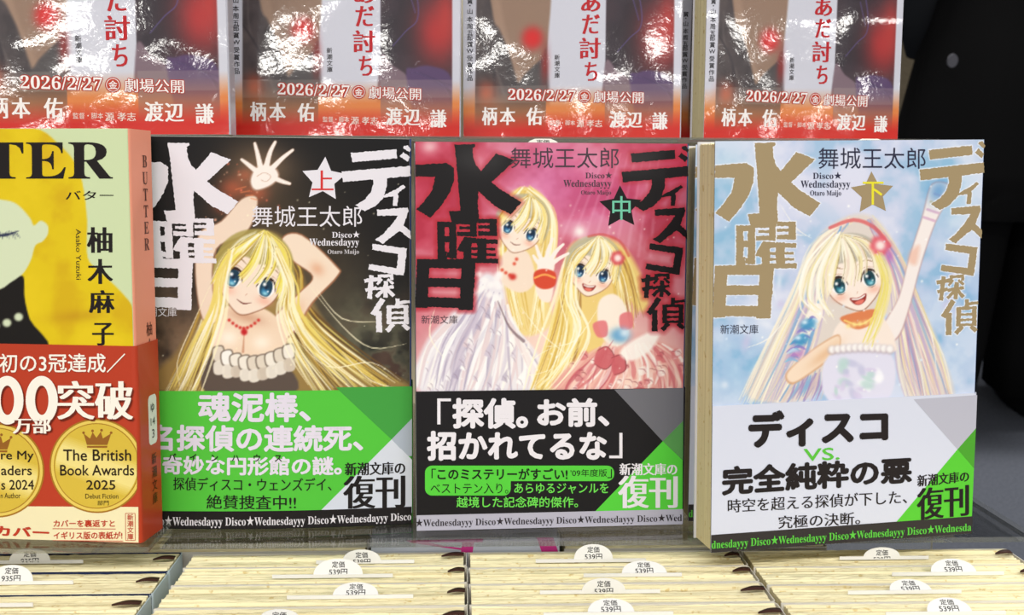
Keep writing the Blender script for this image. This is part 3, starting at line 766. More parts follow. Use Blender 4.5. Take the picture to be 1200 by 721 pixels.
    fringe(cv, T2, 26, [H1, H2, H1, H3, H2])
    cv.stroke(zz([(390, 172), (440, 165), (500, 190), (530, 240)]), 3, 3, (206, 70, 66), .55, 1.2)
    for a in range(6): cv.blob(*zz([(492 + 15 * math.cos(a), 248 + 15 * math.sin(a))])[0], 4, 4, (214, 74, 84), .95, 0, 3)
    cv.blob(*zz([(492, 248)])[0], 4.5, 4.5, (255, 232, 228), 1, 0, 3)
    cv.strands(zz([(330, 260), (300, 380), (330, 500), (270, 640), (200, 715)]), zz([(345, 280), (350, 400), (390, 500), (350, 600), (260, 715)]), 18, [H1, (255, 252, 235), H2], (1, 3), (.6, 1), 5)
    # pale hand with bracelet
    cv.poly(zz([(205, 330), (262, 330), (255, 400), (215, 390)]), (250, 232, 218), 1, 1)
    for p in ([(232, 270), (215, 235), (205, 205)], [(240, 262), (248, 220), (262, 180)], [(250, 265), (275, 225), (300, 200)], [(255, 272), (285, 250), (318, 232)], [(222, 275), (205, 255), (195, 240)]): cv.stroke(zz(p), 6, 3, (252, 240, 232), 1, .8)
    cv.poly(zz([(215, 250), (265, 250), (262, 300), (215, 295)]), (252, 240, 232), 1, 1)
    cv.poly(zz([(198, 300), (230, 286), (272, 300), (270, 345), (232, 358), (200, 340)]), (216, 74, 48), 1, .9); cv.stroke(zz([(200, 318), (235, 306), (270, 318)]), 2.4, 2.4, (250, 176, 90), .9, .8)
    for p in ([(270, 560), (200, 600), (180, 660), (260, 640)], [(420, 430), (340, 540), (240, 560)], [(150, 420), (230, 520), (330, 600)], [(-150, 420), (-170, 520), (-120, 600)]): cv.stroke(zz(p), .4, .4, (255, 250, 225), .85, .5, mid=1.3)
    sparkle(cv, 90, (500, 240, 800, 450), [(255, 255, 250), (255, 236, 220)], 6, (.4, 1.3))
    cv.blob(*zz([(358, 155)])[0], 7, 7, (255, 250, 245), .9)
    cv.blob(503, 172, 10, 8, (255, 235, 235), .6)
    paint_title(cv, Hm2, (176, 34, 48), 3.0, 3.2, .6)
    return cv
# --- third volume: pale blue cover
def cover_three():
    zz = lambda pts: [(920 + x / 3.279, 250 + y / 3.279) for x, y in pts]
    cv = Canvas(828, 160, 1160, 488, 1.5, (205, 212, 236))
    cv.blob(850, 205, 34, 40, (136, 190, 216), .9); cv.blob(855, 300, 26, 36, (130, 186, 214), .8); cv.blob(1110, 230, 36, 50, (140, 196, 222), .9); cv.blob(1125, 350, 40, 60, (136, 180, 222), .9)
    cv.blob(865, 430, 50, 50, (120, 178, 218), .95); cv.blob(1100, 420, 60, 70, (150, 190, 226), .8)
    cv.noise([(120, 176, 212), (196, 208, 234), (236, 236, 248)], 34, .5, 8)
    cv.blob(985, 235, 60, 40, (222, 222, 240), .8)
    rs = random.Random(5)
    for i in range(26):
        x, y = rs.choice([(rs.uniform(835, 915), rs.uniform(330, 470)), (rs.uniform(1085, 1150), rs.uniform(180, 460))])
        cv.blob(x, y, rs.uniform(3, 12), rs.uniform(2, 6), rs.choice([(236, 240, 250), (176, 200, 232), (206, 196, 228)]), .6, rs.uniform(0, 180))
    H1, H2, H3, H4 = (252, 244, 222), (240, 226, 170), (226, 204, 190), (196, 176, 206)
    B1_, B2_ = (120, 168, 214), (160, 140, 190)
    cv.poly(zz([(260, 10), (150, 70), (80, 180), (20, 320), (-60, 500), (-150, 700), (60, 725), (200, 600), (300, 400), (420, 420), (430, 600), (480, 725), (640, 725), (590, 520), (500, 320), (430, 150), (350, 30)]), (226, 214, 204), .96, 3)
    cv.strands(zz([(240, 30), (110, 130), (30, 320), (-60, 500), (-160, 720)]), zz([(220, 60), (170, 200), (150, 380), (100, 560), (20, 720)]), 60, [H1, H2, H3, H4, H1, B1_], (1.2, 5), (.45, .9), 5)
    cv.strands(zz([(320, 30), (430, 160), (520, 360), (600, 540), (650, 720)]), zz([(330, 60), (400, 250), (420, 430), (440, 600), (470, 720)]), 76, [H1, H2, H3, H4, B1_, B2_, (214, 160, 176)], (1.2, 5), (.45, .9), 5)
    cv.strands(zz([(20, 640), (0, 680), (-30, 725)]), zz([(180, 600), (170, 660), (150, 725)]), 24, [B1_, B2_, H3], (1.5, 4), (.5, .9), 3)
    # raised arm
    cv.poly(zz([(392, 500), (370, 440), (430, 330), (470, 180), (520, 20), (560, -110), (640, -90), (575, 40), (520, 200), (480, 350), (440, 470)]), (190, 150, 150), .8, 1)
    cv.poly(zz([(394, 494), (374, 440), (433, 330), (473, 180), (524, 20), (562, -105), (634, -86), (571, 40), (516, 200), (476, 350), (436, 466)]), (246, 236, 232), 1, 1)
    cv.poly(zz([(478, 150), (512, 130), (500, 200), (470, 190)]), (236, 176, 150), .6, 3)
    for i in range(4): cv.stroke(zz([(528 + i * 14, 20 - i * 30), (570 + i * 14, 34 - i * 30)]), 3, 3, rs.choice([(120, 170, 214), (226, 200, 140), (214, 170, 200)]), .8, 1)
    cv.blob(*zz([(585, -80)])[0], 12, 16, (90, 150, 206), .8, 30)
    # neck, shoulders
    cv.poly(zz([(210, 420), (270, 380), (350, 385), (390, 430), (420, 500), (400, 540), (180, 540), (180, 470)]), (248, 232, 220), 1, 1.3)
    cv.poly(zz([(215, 400), (345, 372), (340, 420), (280, 450), (230, 430)]), (222, 126, 76), .95, 1); cv.stroke(zz([(225, 415), (285, 432), (345, 395)]), 2, 2, (250, 214, 120), .9, .8)
    for i in range(5): cv.blob(*zz([(240 + i * 22, 436 - i * 4)])[0], 3, 3, (250, 226, 150), .9)
    # near arm folded up to the cheek, blue bangle
    cv.poly(zz([(85, 380), (130, 350), (140, 400), (90, 470), (30, 560)]), (252, 240, 228), 1, 1)
    cv.poly(zz([(205, 470), (195, 540), (80, 630), (20, 660), (0, 620), (60, 560), (140, 500)]), (214, 162, 120), .9, 1)
    cv.poly(zz([(203, 476), (191, 536), (78, 625), (24, 652), (6, 620), (64, 560), (142, 504)]), (246, 222, 198), 1, 1.2)
    cv.blob(*zz([(150, 545)])[0], 22, 6, (226, 176, 130), .6, -38)
    for i in range(26):
        x = 108 - i * 3.6 + rs.uniform(-14, 14); y = 410 + i * 6 + rs.uniform(-8, 8); q = rs.uniform(14, 30)
        cv.stroke(zz([(x - q, y + q * .3), (x, y - q * .25), (x + q, y + q * .2)]), .6, .6, rs.choice([(84, 164, 206), (130, 200, 226), (190, 226, 244), (150, 130, 200), (230, 240, 250)]), .9, .7, mid=rs.uniform(2, 5))
    for x, y, q in ((85, 430, 10), (60, 490, 10)):
        cv.blob(*zz([(x, y)])[0], q, q * .7, (70, 150, 196), .95, -20, 4); cv.blob(*zz([(x - 12, y - 8)])[0], q * .35, q * .25, (214, 236, 250), .95)
    cv.blob(*zz([(45, 545)])[0], 10, 5, (190, 130, 190), .8, -20)
    # dress
    cv.poly(zz([(165, 550), (400, 545), (385, 725), (165, 725)]), (226, 224, 242), 1, 1.5)
    for i in range(26):
        x, y = rs.uniform(180, 380), rs.uniform(570, 720)
        cv.blob(*zz([(x, y)])[0], rs.uniform(3, 9), rs.uniform(2, 7), rs.choice([(250, 250, 255), (196, 196, 224), (186, 214, 210), (214, 204, 232)]), .8, rs.uniform(0, 90), 4)
    for i in range(11):
        x = 178 + i * 22; y = 530 - 8 * math.sin(i * .3)
        cv.blob(*zz([(x, y)])[0], 5.2, 5.5, (170, 150, 160), .8, 0, 4); cv.blob(*zz([(x, y - 3)])[0], 4.6, 4.8, (250, 246, 244), 1, 0, 4)
    T = face(cv, *zz([(262, 265)])[0], 33, -14, (60, 150, 172), 'open', skin=(250, 234, 222))
    fringe(cv, T, 33, [H1, (246, 234, 190), H1, H2, H1, (238, 214, 196)])
    cv.stroke(zz([(170, 60), (260, 30), (340, 60), (395, 130)]), 4, 5, (222, 90, 92), .75, 1.2)
    for a in range(6): cv.blob(*zz([(362 + 24 * math.cos(a), 128 + 24 * math.sin(a))])[0], 5.5, 5.5, (226, 96, 110), .95, 0, 3)
    cv.blob(*zz([(362, 128)])[0], 6, 6, (252, 232, 226), 1, 0, 3); cv.blob(*zz([(398, 168)])[0], 5, 9, (190, 110, 180), .8)
    cv.strands(zz([(180, 90), (90, 200), (60, 330), (110, 380)]), zz([(210, 80), (140, 220), (130, 330), (170, 400)]), 20, [H1, H2, (255, 252, 240)], (1.2, 4), (.6, 1), 4)
    cv.strands(zz([(360, 150), (400, 260), (360, 420), (320, 500)]), zz([(350, 170), (380, 280), (340, 400), (300, 500)]), 14, [H1, (236, 220, 110), H2], (1.2, 3.5), (.6, 1), 4)
    for p in ([(100, 100), (40, 60), (-20, -30)], [(80, 90), (20, 80), (-30, 40)], [(500, 330), (560, 480), (580, 640)], [(20, 380), (-60, 480), (-150, 520)]): cv.stroke(zz(p), .4, .3, (250, 246, 240), .9, .5, mid=1.4)
    sparkle(cv, 60, (836, 170, 1150, 465), [(255, 255, 255), (226, 240, 255)], 12, (.5, 1.6))
    paint_title(cv, Hm3, (244, 246, 252), .9, .7, .9)
    return cv

BLUE = mat((34, 70, 140), .35, .2, 'blue_cover_paper')
def volume(world, label, T, H, Hm, canvas, band_cols, seed, bulge=None, nu=330, nv=310, v_top=None):
    t = thing('paperback_book', world, label, 'book', 'volumes with illustrated covers')
    page_block(105, T, H - .2, seed=seed).build('page_block', t)
    cb = MB(); am = art_mat('art_cover_%d' % seed, .45, .03)
    wrap(cb, 105, T, 0, H, .0, .35, mat((120, 116, 118), .5), BLUE, mat((214, 214, 220), .5), bulge)
    pl = front_place(bulge, 0)
    art_grid(cb, canvas, Hm, pl, .05, 104.2, 52, H - .05, nu, nv, am, 1)
    bb = MB()
    wrap(bb, 105.1, T, .0, 54.6, .45, .2, mat(band_cols[0], .42, .03), mat(band_cols[1], .42, .03), mat(band_cols[0], .42, .03), bulge)
    fn = 5 if bulge else 0
    return t, cb, bb, Print(cb, Hm, pl, .45, .03, None, fn), Print(bb, Hm, front_place(bulge, .45), .42, .03, None, fn)

# first volume
b1 = lambda u, v: -3.0 * math.sin(math.pi * min(max(u, 0), 105) / 105) * (1 - min(v, 150) / 150)
w1 = pose(-124, 458.6, -134.5, 2.2, .2, 2.5)
t1, cb, bb, P, Bd = volume(w1, 'paperback with a black cover, blonde girl with raised arms and a bright green band', 18.5, 151, Hm1, cover_one(), [(84, 196, 62), (64, 150, 60)], 21, b1)
X = lambda x: 160 + x / 2.326
Y = lambda y: 150 + y / 2.326
WH = (232, 228, 236)
print_title(P, Hm1, WH, 2)
P.star(X(509), Y(141), 27, WH, 2, -86, .5)
P.text('上', X(476), Y(116), X(536), Y(170), (214, 50, 48), 'm', lift=3)
P.text('舞城王太郎', X(313), Y(213), X(614), Y(270), WH, 'r')
P.text(serif('Disco★'), X(532), Y(281), X(608), Y(300), WH, 'r'); P.text(serif('Wednesdayyy'), X(470), Y(302), X(606), Y(327), WH, 'r'); P.text(serif('Otaro Maijo'), X(520), Y(332), X(606), Y(347), (205, 200, 205), 'r')
P.text('新潮文庫', X(2), Y(490), X(108), Y(515), (220, 216, 222), 'r')
cb.build('cover', t1)
X = lambda x: 160 + x / 3.53
Y = lambda y: 440 + y / 3.53
q = lambda pts: [(X(a), Y(b)) for a, b in pts]
Bd.poly(q([(825, 48), (1139, 47), (1139, 180), (1055, 265)]), (66, 158, 66), 1)
Bd.poly(q([(1055, 265), (1139, 180), (1139, 335), (1120, 335)]), (172, 182, 198), 1)
Bd.poly(q([(1055, 265), (1139, 350), (1139, 570), (745, 570)]), (212, 218, 232), 1)
BK = (28, 24, 26)
LIL = (226, 220, 236)
Bd.text('魂泥棒、', X(255), Y(68), X(722), Y(190), LIL, 'k')
Bd.text('名探偵の連続死、', X(45), Y(202), X(938), Y(312), LIL, 'k')
Bd.text('で奇妙な円形館の謎。', X(20), Y(330), X(850), Y(408), LIL, 'k')
for i, ch in enumerate('パインハウス'):
    Bd.cell(ch, X(148 + i * 88), Y(336), 9.6, 9.6, BK, 'b', 4)
Bd.text('探偵ディスコ・ウェンズデイ、', X(153), Y(418), X(808), Y(472), BK, 'm')
Bd.text('絶賛捜査中!!', X(292), Y(488), X(662), Y(546), BK, 'm')
Bd.text('新潮文庫の', X(862), Y(357), X(1112), Y(410), BK, 'M'); Bd.text('復刊', X(855), Y(412), X(1112), Y(546), BK, 'M')
def stripe(pr, quad_, u1, v1, col, txt, x0, x1, yl, yr, tcol):
    inv_ = np.linalg.inv(quad_)
    pr.poly(happly(inv_, [(u1 * i / 16, v1) for i in range(17)] + [(u1 * (16 - i) / 16, .05) for i in range(17)]), col, 2)
    pr.text(serif(txt), x0, yl[0], x1, yl[1], tcol, 'r', yr[0], yr[1], lift=4)
stripe(Bd, Hm1, 105, 7.2, BK, 'Disco★Wednesdayyy Disco★Wednesdayyy Disco★Wednesdayyy Disco', X(30), X(1136), (Y(578), Y(630)), (Y(563), Y(608)), (226, 222, 228))
bb.build('belly_band', t1)

# second volume
w2 = pose(-16.7, 452.4, -134.5, -.4, 0, 3.3)
t2, cb, bb, P, Bd = volume(w2, 'paperback with a crimson pink cover, two blonde girls and a black band', 18, 149.5, Hm2, cover_two(), [(24, 22, 25), (24, 22, 25)], 22)
X = lambda x: 470 + x / 2.326
Y = lambda y: 150 + y / 2.326
INK = (18, 14, 17)
print_title(P, Hm2, INK, 2)
P.star(X(598), Y(217), 26, INK, 2, -92, .5)
P.text('中', X(575), Y(186), X(625), Y(251), (112, 200, 168), 'm')
GR = (70, 56, 66)
P.text('舞城王太郎', X(298), Y(54), X(593), Y(110), GR, 'r')
P.text(serif('Disco★'), X(502), Y(119), X(575), Y(138), GR, 'r'); P.text(serif('Wednesdayyy'), X(442), Y(142), X(573), Y(166), GR, 'r'); P.text(serif('Otaro Maijo'), X(490), Y(170), X(572), Y(185), GR, 'r')
P.text('新潮文庫', X(55), Y(511), X(154), Y(534), GR, 'r')
cb.build('cover', t2)
X = lambda x: 470 + x / 3.4286
Y = lambda y: 440 + y / 3.4286
q = lambda pts: [(X(a), Y(b)) for a, b in pts]
GN = (86, 206, 62)
Bd.poly(q([(855, 56), (1134, 50), (1132, 182), (1050, 264)]), (112, 112, 120), 1)
Bd.poly(q([(1050, 264), (1132, 182), (1131, 340)]), (88, 152, 82), 1)
Bd.poly(q([(1050, 264), (1130, 340), (1129, 560), (765, 560)]), GN, 1)
Bd.text('「', X(145), Y(92), X(200), Y(196), WH, 'r'); Bd.text('探偵。', X(205), Y(90), X(510), Y(214), WH, 'h'); Bd.text('お前、', X(545), Y(90), X(836), Y(206), WH, 'h')
Bd.text('招かれてるな', X(103), Y(222), X(826), Y(342), WH, 'h'); Bd.text('」', X(835), Y(230), X(888), Y(332), WH, 'r')
def rrect(x0, y0, x1, y1, r): 
    o = []
    for cx_, cy_, a in ((x1 - r, y0 + r, -90), (x1 - r, y1 - r, 0), (x0 + r, y1 - r, 90), (x0 + r, y0 + r, 180)):
        o += [(cx_ + r * math.cos(R(a + 15 * k)), cy_ + r * math.sin(R(a + 15 * k))) for k in range(7)]
    return o
Bd.poly(q(rrect(96, 362, 855, 424, 28)), GN, 1); Bd.poly(q(rrect(96, 362, 440, 482, 28)), GN, 1)
Bd.text('「', X(122), Y(374), X(140), Y(412), INK, 'r'); Bd.text('このミステリーがすごい!', X(146), Y(372), X(668), Y(418), INK, 'b'); Bd.text("'09年度版", X(680), Y(376), X(826), Y(406), INK, 'r'); Bd.text('」', X(828), Y(376), X(846), Y(412), INK, 'r')
Bd.text('ベストテン入り。', X(118), Y(432), X(430), Y(474), INK, 'r')
Bd.text('あらゆるジャンルを', X(454), Y(432), X(832), Y(474), (110, 220, 84), 's'); Bd.text('越境した記念碑的傑作。', X(222), Y(486), X(710), Y(530), (110, 220, 84), 's')
Bd.text('新潮文庫の', X(876), Y(352), X(1108), Y(400), WH, 'M'); Bd.text('復刊', X(870), Y(402), X(1110), Y(532), WH, 'M')
stripe(Bd, Hm2, 105, 6.2, (182, 180, 196), '★Wednesdayyy Disco★Wednesdayyy Disco★Wednesdayyy Disco★Wed', X(58), X(1127), (Y(574), Y(614)), (Y(553), Y(592)), (44, 38, 44))
bb.build('belly_band', t2)

# third volume
w3 = pose(91.7, 422, -134.6, .7, -.95, 8.6)
t3, cb, bb, P, Bd = volume(w3, 'paperback with a pale blue cover, a blonde girl waving one arm and a white band', 18, 149.3, Hm3, cover_three(), [(216, 220, 236), (216, 220, 236)], 23)
X = lambda x: 810 + x / 2.186
Y = lambda y: 150 + y / 2.186
GOLD = (164, 144, 108)
print_title(P, Hm3, GOLD, 2)
P.star(X(461), Y(171), 26, GOLD, 2, -92, .5)
P.text('下', X(437), Y(141), X(490), Y(200), (236, 226, 50), 'm')
NV = (42, 42, 66)
P.text('舞城王太郎', X(324), Y(54), X(597), Y(108), NV, 'r')
P.text(serif('Disco★'), X(310), Y(115), X(383), Y(134), NV, 'r'); P.text(serif('Wednesdayyy'), X(279), Y(138), X(405), Y(161), NV, 'r'); P.text(serif('Otaro Maijo'), X(303), Y(163), X(382), Y(180), NV, 'r')
P.text('新潮文庫', X(75), Y(505), X(171), Y(529), NV, 'r')
cb.build('cover', t3)
X = lambda x: 810 + x / 3.4286
Y = lambda y: 450 + y / 3.4286
q = lambda pts: [(X(a), Y(b)) for a, b in pts]
G3 = (92, 204, 56)
Bd.poly(q([(886, 66), (1141, 50), (1136, 184), (1062, 268)]), (188, 188, 202), 1)
Bd.poly(q([(1062, 268), (1136, 184), (1128, 345)]), (78, 164, 48), 1)
Bd.poly(q([(1062, 268), (1128, 345), (1119, 560), (790, 590)]), G3, 1)
B3K = (36, 30, 30)
Bd.text('ディスコ', X(226), Y(108), X(785), Y(262), B3K, 'x', Y(98), Y(238))
Bd.text('VS.', X(446), Y(262), X(590), Y(312), (92, 196, 60), 's', Y(256), Y(306))
Bd.text('完全純粋の悪', X(120), Y(330), X(880), Y(448), B3K, 'h', Y(294), Y(402))
Bd.text('時空を超える探偵が下した、', X(144), Y(462), X(860), Y(516), B3K, 'm', Y(430), Y(484))
Bd.text('究極の決断。', X(345), Y(530), X(672), Y(582), B3K, 'm', Y(516), Y(566))
Bd.text('新潮文庫の', X(900), Y(370), X(1108), Y(418), B3K, 'M', Y(354), Y(398)); Bd.text('復刊', X(898), Y(424), X(1108), Y(552), B3K, 'M', Y(408), Y(534))
stripe(Bd, Hm3, 105, 6.8, (54, 50, 50), 'dnesdayyy Disco★Wednesdayyy Disco★Wednesdayyy Disco★Wednesda', X(80), X(1116), (Y(622), Y(668)), (Y(560), Y(604)), (96, 206, 70))
bb.build('belly_band', t3)
# a second copy waits behind the third volume
dup(t3, pose(91.2, 463, -134.5, 0, 0, .5), 'second copy standing right behind the pale blue paperback, only its page edges showing')

# ------------------------------------------------------------------ yellow and salmon paperback at the left
QU = [(-174.7, 152), (151.9, 152), (162.3, 636.9), (-155.1, 624.9)]
HmU = homog(QU, 105, 149.3)
def cover_yellow():
    z = lambda pts: [(x / 2.775, 140 + y / 2.775) for x, y in pts]
    cv = Canvas(-178, 148, 156, 412, 1.2, (208, 222, 176))
    Yc = (226, 196, 20)
    cv.poly(z([(-330, 150), (-240, 60), (-100, 34), (110, 30), (200, 90), (250, 150), (272, 220), (284, 330), (285, 450), (330, 500), (400, 570), (432, 625), (440, 760), (-420, 760), (-400, 600), (-330, 480)]), Yc, 1, .8)
    cv.noise([(236, 206, 30), (226, 196, 20), (206, 160, 18)], 42, .5, 4, win=((cv.c[..., 2] < 80) * 1.0))
    cv.blob(*z([(250, 640)])[0], 34, 7, (186, 130, 24), .45, -4); cv.blob(*z([(160, 130)])[0], 20, 14, (204, 150, 24), .4)
    cv.poly(z([(-230, 400), (-200, 300), (-100, 255), (0, 262), (55, 276), (98, 320), (112, 346), (134, 331), (156, 346), (157, 374), (140, 398), (116, 412), (100, 462), (66, 512), (-10, 560), (-120, 560), (-210, 500)]), (216, 226, 190), 1, .7)
    cv.poly(z([(-200, 560), (-20, 558), (40, 528), (76, 511), (80, 580), (96, 650), (135, 760), (-320, 760)]), (24, 20, 18), 1, .7)
    for x, y in ((60, 643), (22, 662), (-16, 672), (-52, 676)): cv.blob(*z([(x, y)])[0], 5.4, 5, (214, 224, 190), 1, 0, 6)
    cv.stroke(z([(-40, 362), (0, 378), (34, 374), (62, 364)]), 1, .8, (30, 36, 70), .9, .7, mid=3.4)
    for i in range(16): cv.stroke(z([(-34 + i * 6, 368 + 4 * math.sin(i)), (-38 + i * 7, 386 + 5 * math.sin(i * 2.1))]), 1, .5, (30, 36, 70), .7, .6)
    return cv
SAL = mat((244, 160, 134), .5, 0, 'salmon_spine')
REDB = mat((186, 62, 36), .42, .1, 'red_band')
wu = pose(-219.8, 444, -131.2, 0, 0, -8.4)
tu = thing('paperback_book', wu, 'thick paperback with yellow hair artwork, salmon spine and a red band with gold medals', 'book')
TU = 20
page_block(105, TU, 149, seed=31).build('page_block', tu)
cb = MB()
wrap(cb, 105, TU, 0, 149.3, 0, .35, mat((208, 222, 176), .5), SAL, mat((208, 222, 176), .5))
pl = front_place(None, 0)
art_grid(cb, cover_yellow(), HmU, pl, .05, 104.3, 68, 149.2, 240, 180, art_mat('art_cover_yellow', .5, .05), 1)
P = Print(cb, HmU, pl, .5, 0)
BKU = (30, 24, 24)
P.text(serif('BUTTER'), -166, 168.5, 133, 211.5, BKU, 'r', 168, 211.5)
P.text('バター', 77.5, 224.5, 133.5, 235, BKU, 'm')
zx = lambda x: x / 2.775
zy = lambda y: 140 + y / 2.775
P.text('柚', zx(283), zy(352), zx(366), zy(435), BKU, 'M'); P.text('木', zx(284), zy(455), zx(367), zy(536), BKU, 'M'); P.text('麻', zx(288), zy(556), zx(372), zy(630), BKU, 'M'); P.text('子', zx(298), zy(662), zx(368), zy(735), BKU, 'M')
V, F = glyphs('Asako Yuzuki', ST['r'])
n_ = (V - V.min(0)) / (V.max(0) - V.min(0))
P.put(np.stack([zx(248) + (zx(264) - zx(248)) * n_[:, 1], zy(358) + (zy(522) - zy(358)) * n_[:, 0]], 1), F, BKU, 3)
def spine_place(uv, lift):    # u = mm from the front edge of the spine, v = height
    return np.stack([105 + .05 * lift + 0 * uv[:, 0], uv[:, 0], uv[:, 1]], 1) * MM
SPn = Print(cb, None, spine_place, .5, 0)
def spine_col(pr, t, y, v0, v1, size, col, st='r', lift=3):
    n = len(t)
    for i, ch in enumerate(t):
        V, F = glyphs(ch, ST[st]); vc = v0 + (v1 - v0) * (i + .5) / n
        w = (V[:, 0].max() + V[:, 0].min()) / 2
        pr.put((V - (w, .38 if ord(ch[0]) < 0x1D000 and ord(ch[0]) > 0x2000 else .33)) * size + (y, vc), F, col, lift, len(ST[st]))
spine_col(SPn, serif('BUTTER'), 12.5, 141, 105, 6.4, (96, 52, 40))
spine_col(SPn, '柚木麻子', 12.5, 80, 55.5, 5.6, (96, 52, 40), 'm')
cb.build('cover', tu)
bb = MB()
wrap(bb, 105.1, TU, 0, 72.3, .45, .2, REDB, REDB, REDB)
Bd = Print(bb, HmU, front_place(None, .45), .42, .1)
X = lambda x: x / 2.67
Y = lambda y: 390 + y / 2.67
q = lambda pts: [(X(a), Y(b)) for a, b in pts]
CR = (242, 232, 190)
Bd.poly(q([(-420, 540), (428, 545), (428, 657), (-418, 632)]), CR, 1)
# gold medals
for cx_, cy_ in ((-12, 430), (300, 416)):
    cl = lambda pts: [(min(a, 425), b) for a, b in pts]
    for r_, c_, l_ in ((148, (168, 118, 34), 2), (143, (232, 204, 96), 3), (134, (176, 132, 40), 4), (131, (216, 186, 66), 5)):
        Bd.poly(q(cl([(cx_ + r_ * math.cos(6.2832 * i / 60), cy_ + r_ * math.sin(6.2832 * i / 60)) for i in range(60)])), c_, l_)
    for i in range(7):
        w_ = 30 - 3 * i
        Bd.poly(q(cl([(cx_ + 128 * math.cos(R(200 - w_ + 2 * w_ * j / 16)), cy_ + 128 * math.sin(R(200 - w_ + 2 * w_ * j / 16))) for j in range(17)] + [(cx_ + 128 * math.cos(R(20 - w_ + 2 * w_ * j / 16)), cy_ + 128 * math.sin(R(20 - w_ + 2 * w_ * j / 16))) for j in range(17)])), (216 + 4 * i, 186 + 6 * i, 66 + 12 * i), 5.3 + .08 * i)
    k = lambda pts: q([(cx_ + a, cy_ + b) for a, b in pts])
    Bd.poly(k([(-30, -66), (-40, -102), (-20, -86), (-12, -106), (0, -88), (14, -108), (20, -86), (46, -102), (34, -66)]), (150, 96, 34), 6)
    for a, b in ((-40, -104), (-12, -110), (16, -112), (46, -104)): Bd.disc(X(cx_ + a), Y(cy_ + b), 1.6, (150, 96, 34), 6, 12)
    Bd.poly(k([(-30, -63), (34, -63), (33, -57), (-29, -57)]), (150, 96, 34), 6)
MK = (40, 26, 14)
Bd.text('The British', X(196), Y(364), X(408), Y(400), MK, 's', lift=7); Bd.text('Book Awards', X(186), Y(412), X(417), Y(446), MK, 's', lift=7); Bd.text('2025', X(267), Y(460), X(358), Y(490), MK, 's', lift=7)
Bd.text('Debut Fiction', X(264), Y(503), X(367), Y(518), MK, 'r', lift=7); Bd.text('部門', X(302), Y(524), X(337), Y(539), MK, 'r', lift=7)
Bd.text('re My', X(2), Y(368), X(104), Y(404), MK, 's', lift=7); Bd.text('aders', X(2), Y(414), X(98), Y(445), MK, 's', lift=7); Bd.text('s 2024', X(2), Y(459), X(104), Y(490), MK, 's', lift=7); Bd.text('n Author', X(0), Y(500), X(62), Y(517), MK, 'r', lift=7)
WU = (250, 244, 232)
Bd.text('初の3冠達成／', X(0), Y(64), X(392), Y(124), WU, 's', lift=7)
for cx_ in (24, 131):
    o_ = [(cx_ + 50 * math.cos(6.2832 * i / 44), 210 + 76 * math.sin(6.2832 * i / 44)) for i in range(44)]
    i_ = [(cx_ + 21 * math.cos(6.2832 * i / 44), 210 + 46 * math.sin(6.2832 * i / 44)) for i in range(44)]
    sh = lambda p, k: [(a + 4, b + 5) for a, b in p]
    for ring_o, ring_i, c_, l_ in ((sh(o_, 0), sh(i_, 0), (110, 36, 20), 7), (o_, i_, WU, 8)):
        P4 = np.array(q(ring_o) + q(ring_i)); Bd.put(P4, [(i, (i + 1) % 44, 44 + (i + 1) % 44, 44 + i) for i in range(44)], c_, l_)
Bd.text('突破', X(184), Y(156), X(420), Y(276), (110, 36, 20), 'M', lift=8); Bd.text('突破', X(179), Y(150), X(416), Y(270), WU, 'M', lift=9)
Bd.text('万部', X(44), Y(268), X(164), Y(318), (110, 36, 20), 'h', lift=9); Bd.text('万部', X(40), Y(264), X(160), Y(314), WU, 'M', lift=10)
RD = (190, 56, 34)
Bd.text('カバー', X(-22), Y(602), X(150), Y(634), RD, 'h', Y(610), Y(641))
Bd.text('カバーを裏返すと', X(163), Y(585), X(355), Y(608), RD, 'b'); Bd.text('イギリス版の表紙が!', X(163), Y(622), X(378), Y(646), RD, 'b')
Bd.bar(q([(160, 613)])[0], q([(357, 614)])[0], .8, RD); Bd.bar(q([(160, 650)])[0], q([(380, 652)])[0], .8, RD)
for a, b in (((388, 565), (418, 565)), ((418, 565), (418, 650)), ((418, 650), (388, 650)), ((388, 650), (388, 565))): Bd.bar(q([a])[0], q([b])[0], .7, RD)
Bd.column('新潮文庫', X(403), Y(567), Y(648), 7.6, RD, 's')
def band_spine_place(uv, lift):
    return np.stack([105.1 + .45 + .05 * lift + 0 * uv[:, 0], uv[:, 0], uv[:, 1]], 1) * MM
SB = Print(bb, None, band_spine_place, .42, 0)
SB.poly(rrect(8.5, 34, 16, 52.5 - .0, 2.0), (232, 238, 232), 1)
spine_col(SB, 'ゆ', 12.2, 50, 45.6, 4.0, BKU, 'm'); SB.text('14', 10.2, 44, 14.2, 41.2, BKU, 'r'); 
SB.text('3', 11.2, 39.6, 13.3, 36.4, BKU, 'r')
spine_col(SB, '新潮文庫', 12.4, 31, 11, 4.6, (70, 24, 16), 'm')
bb.build('belly_band', tu)

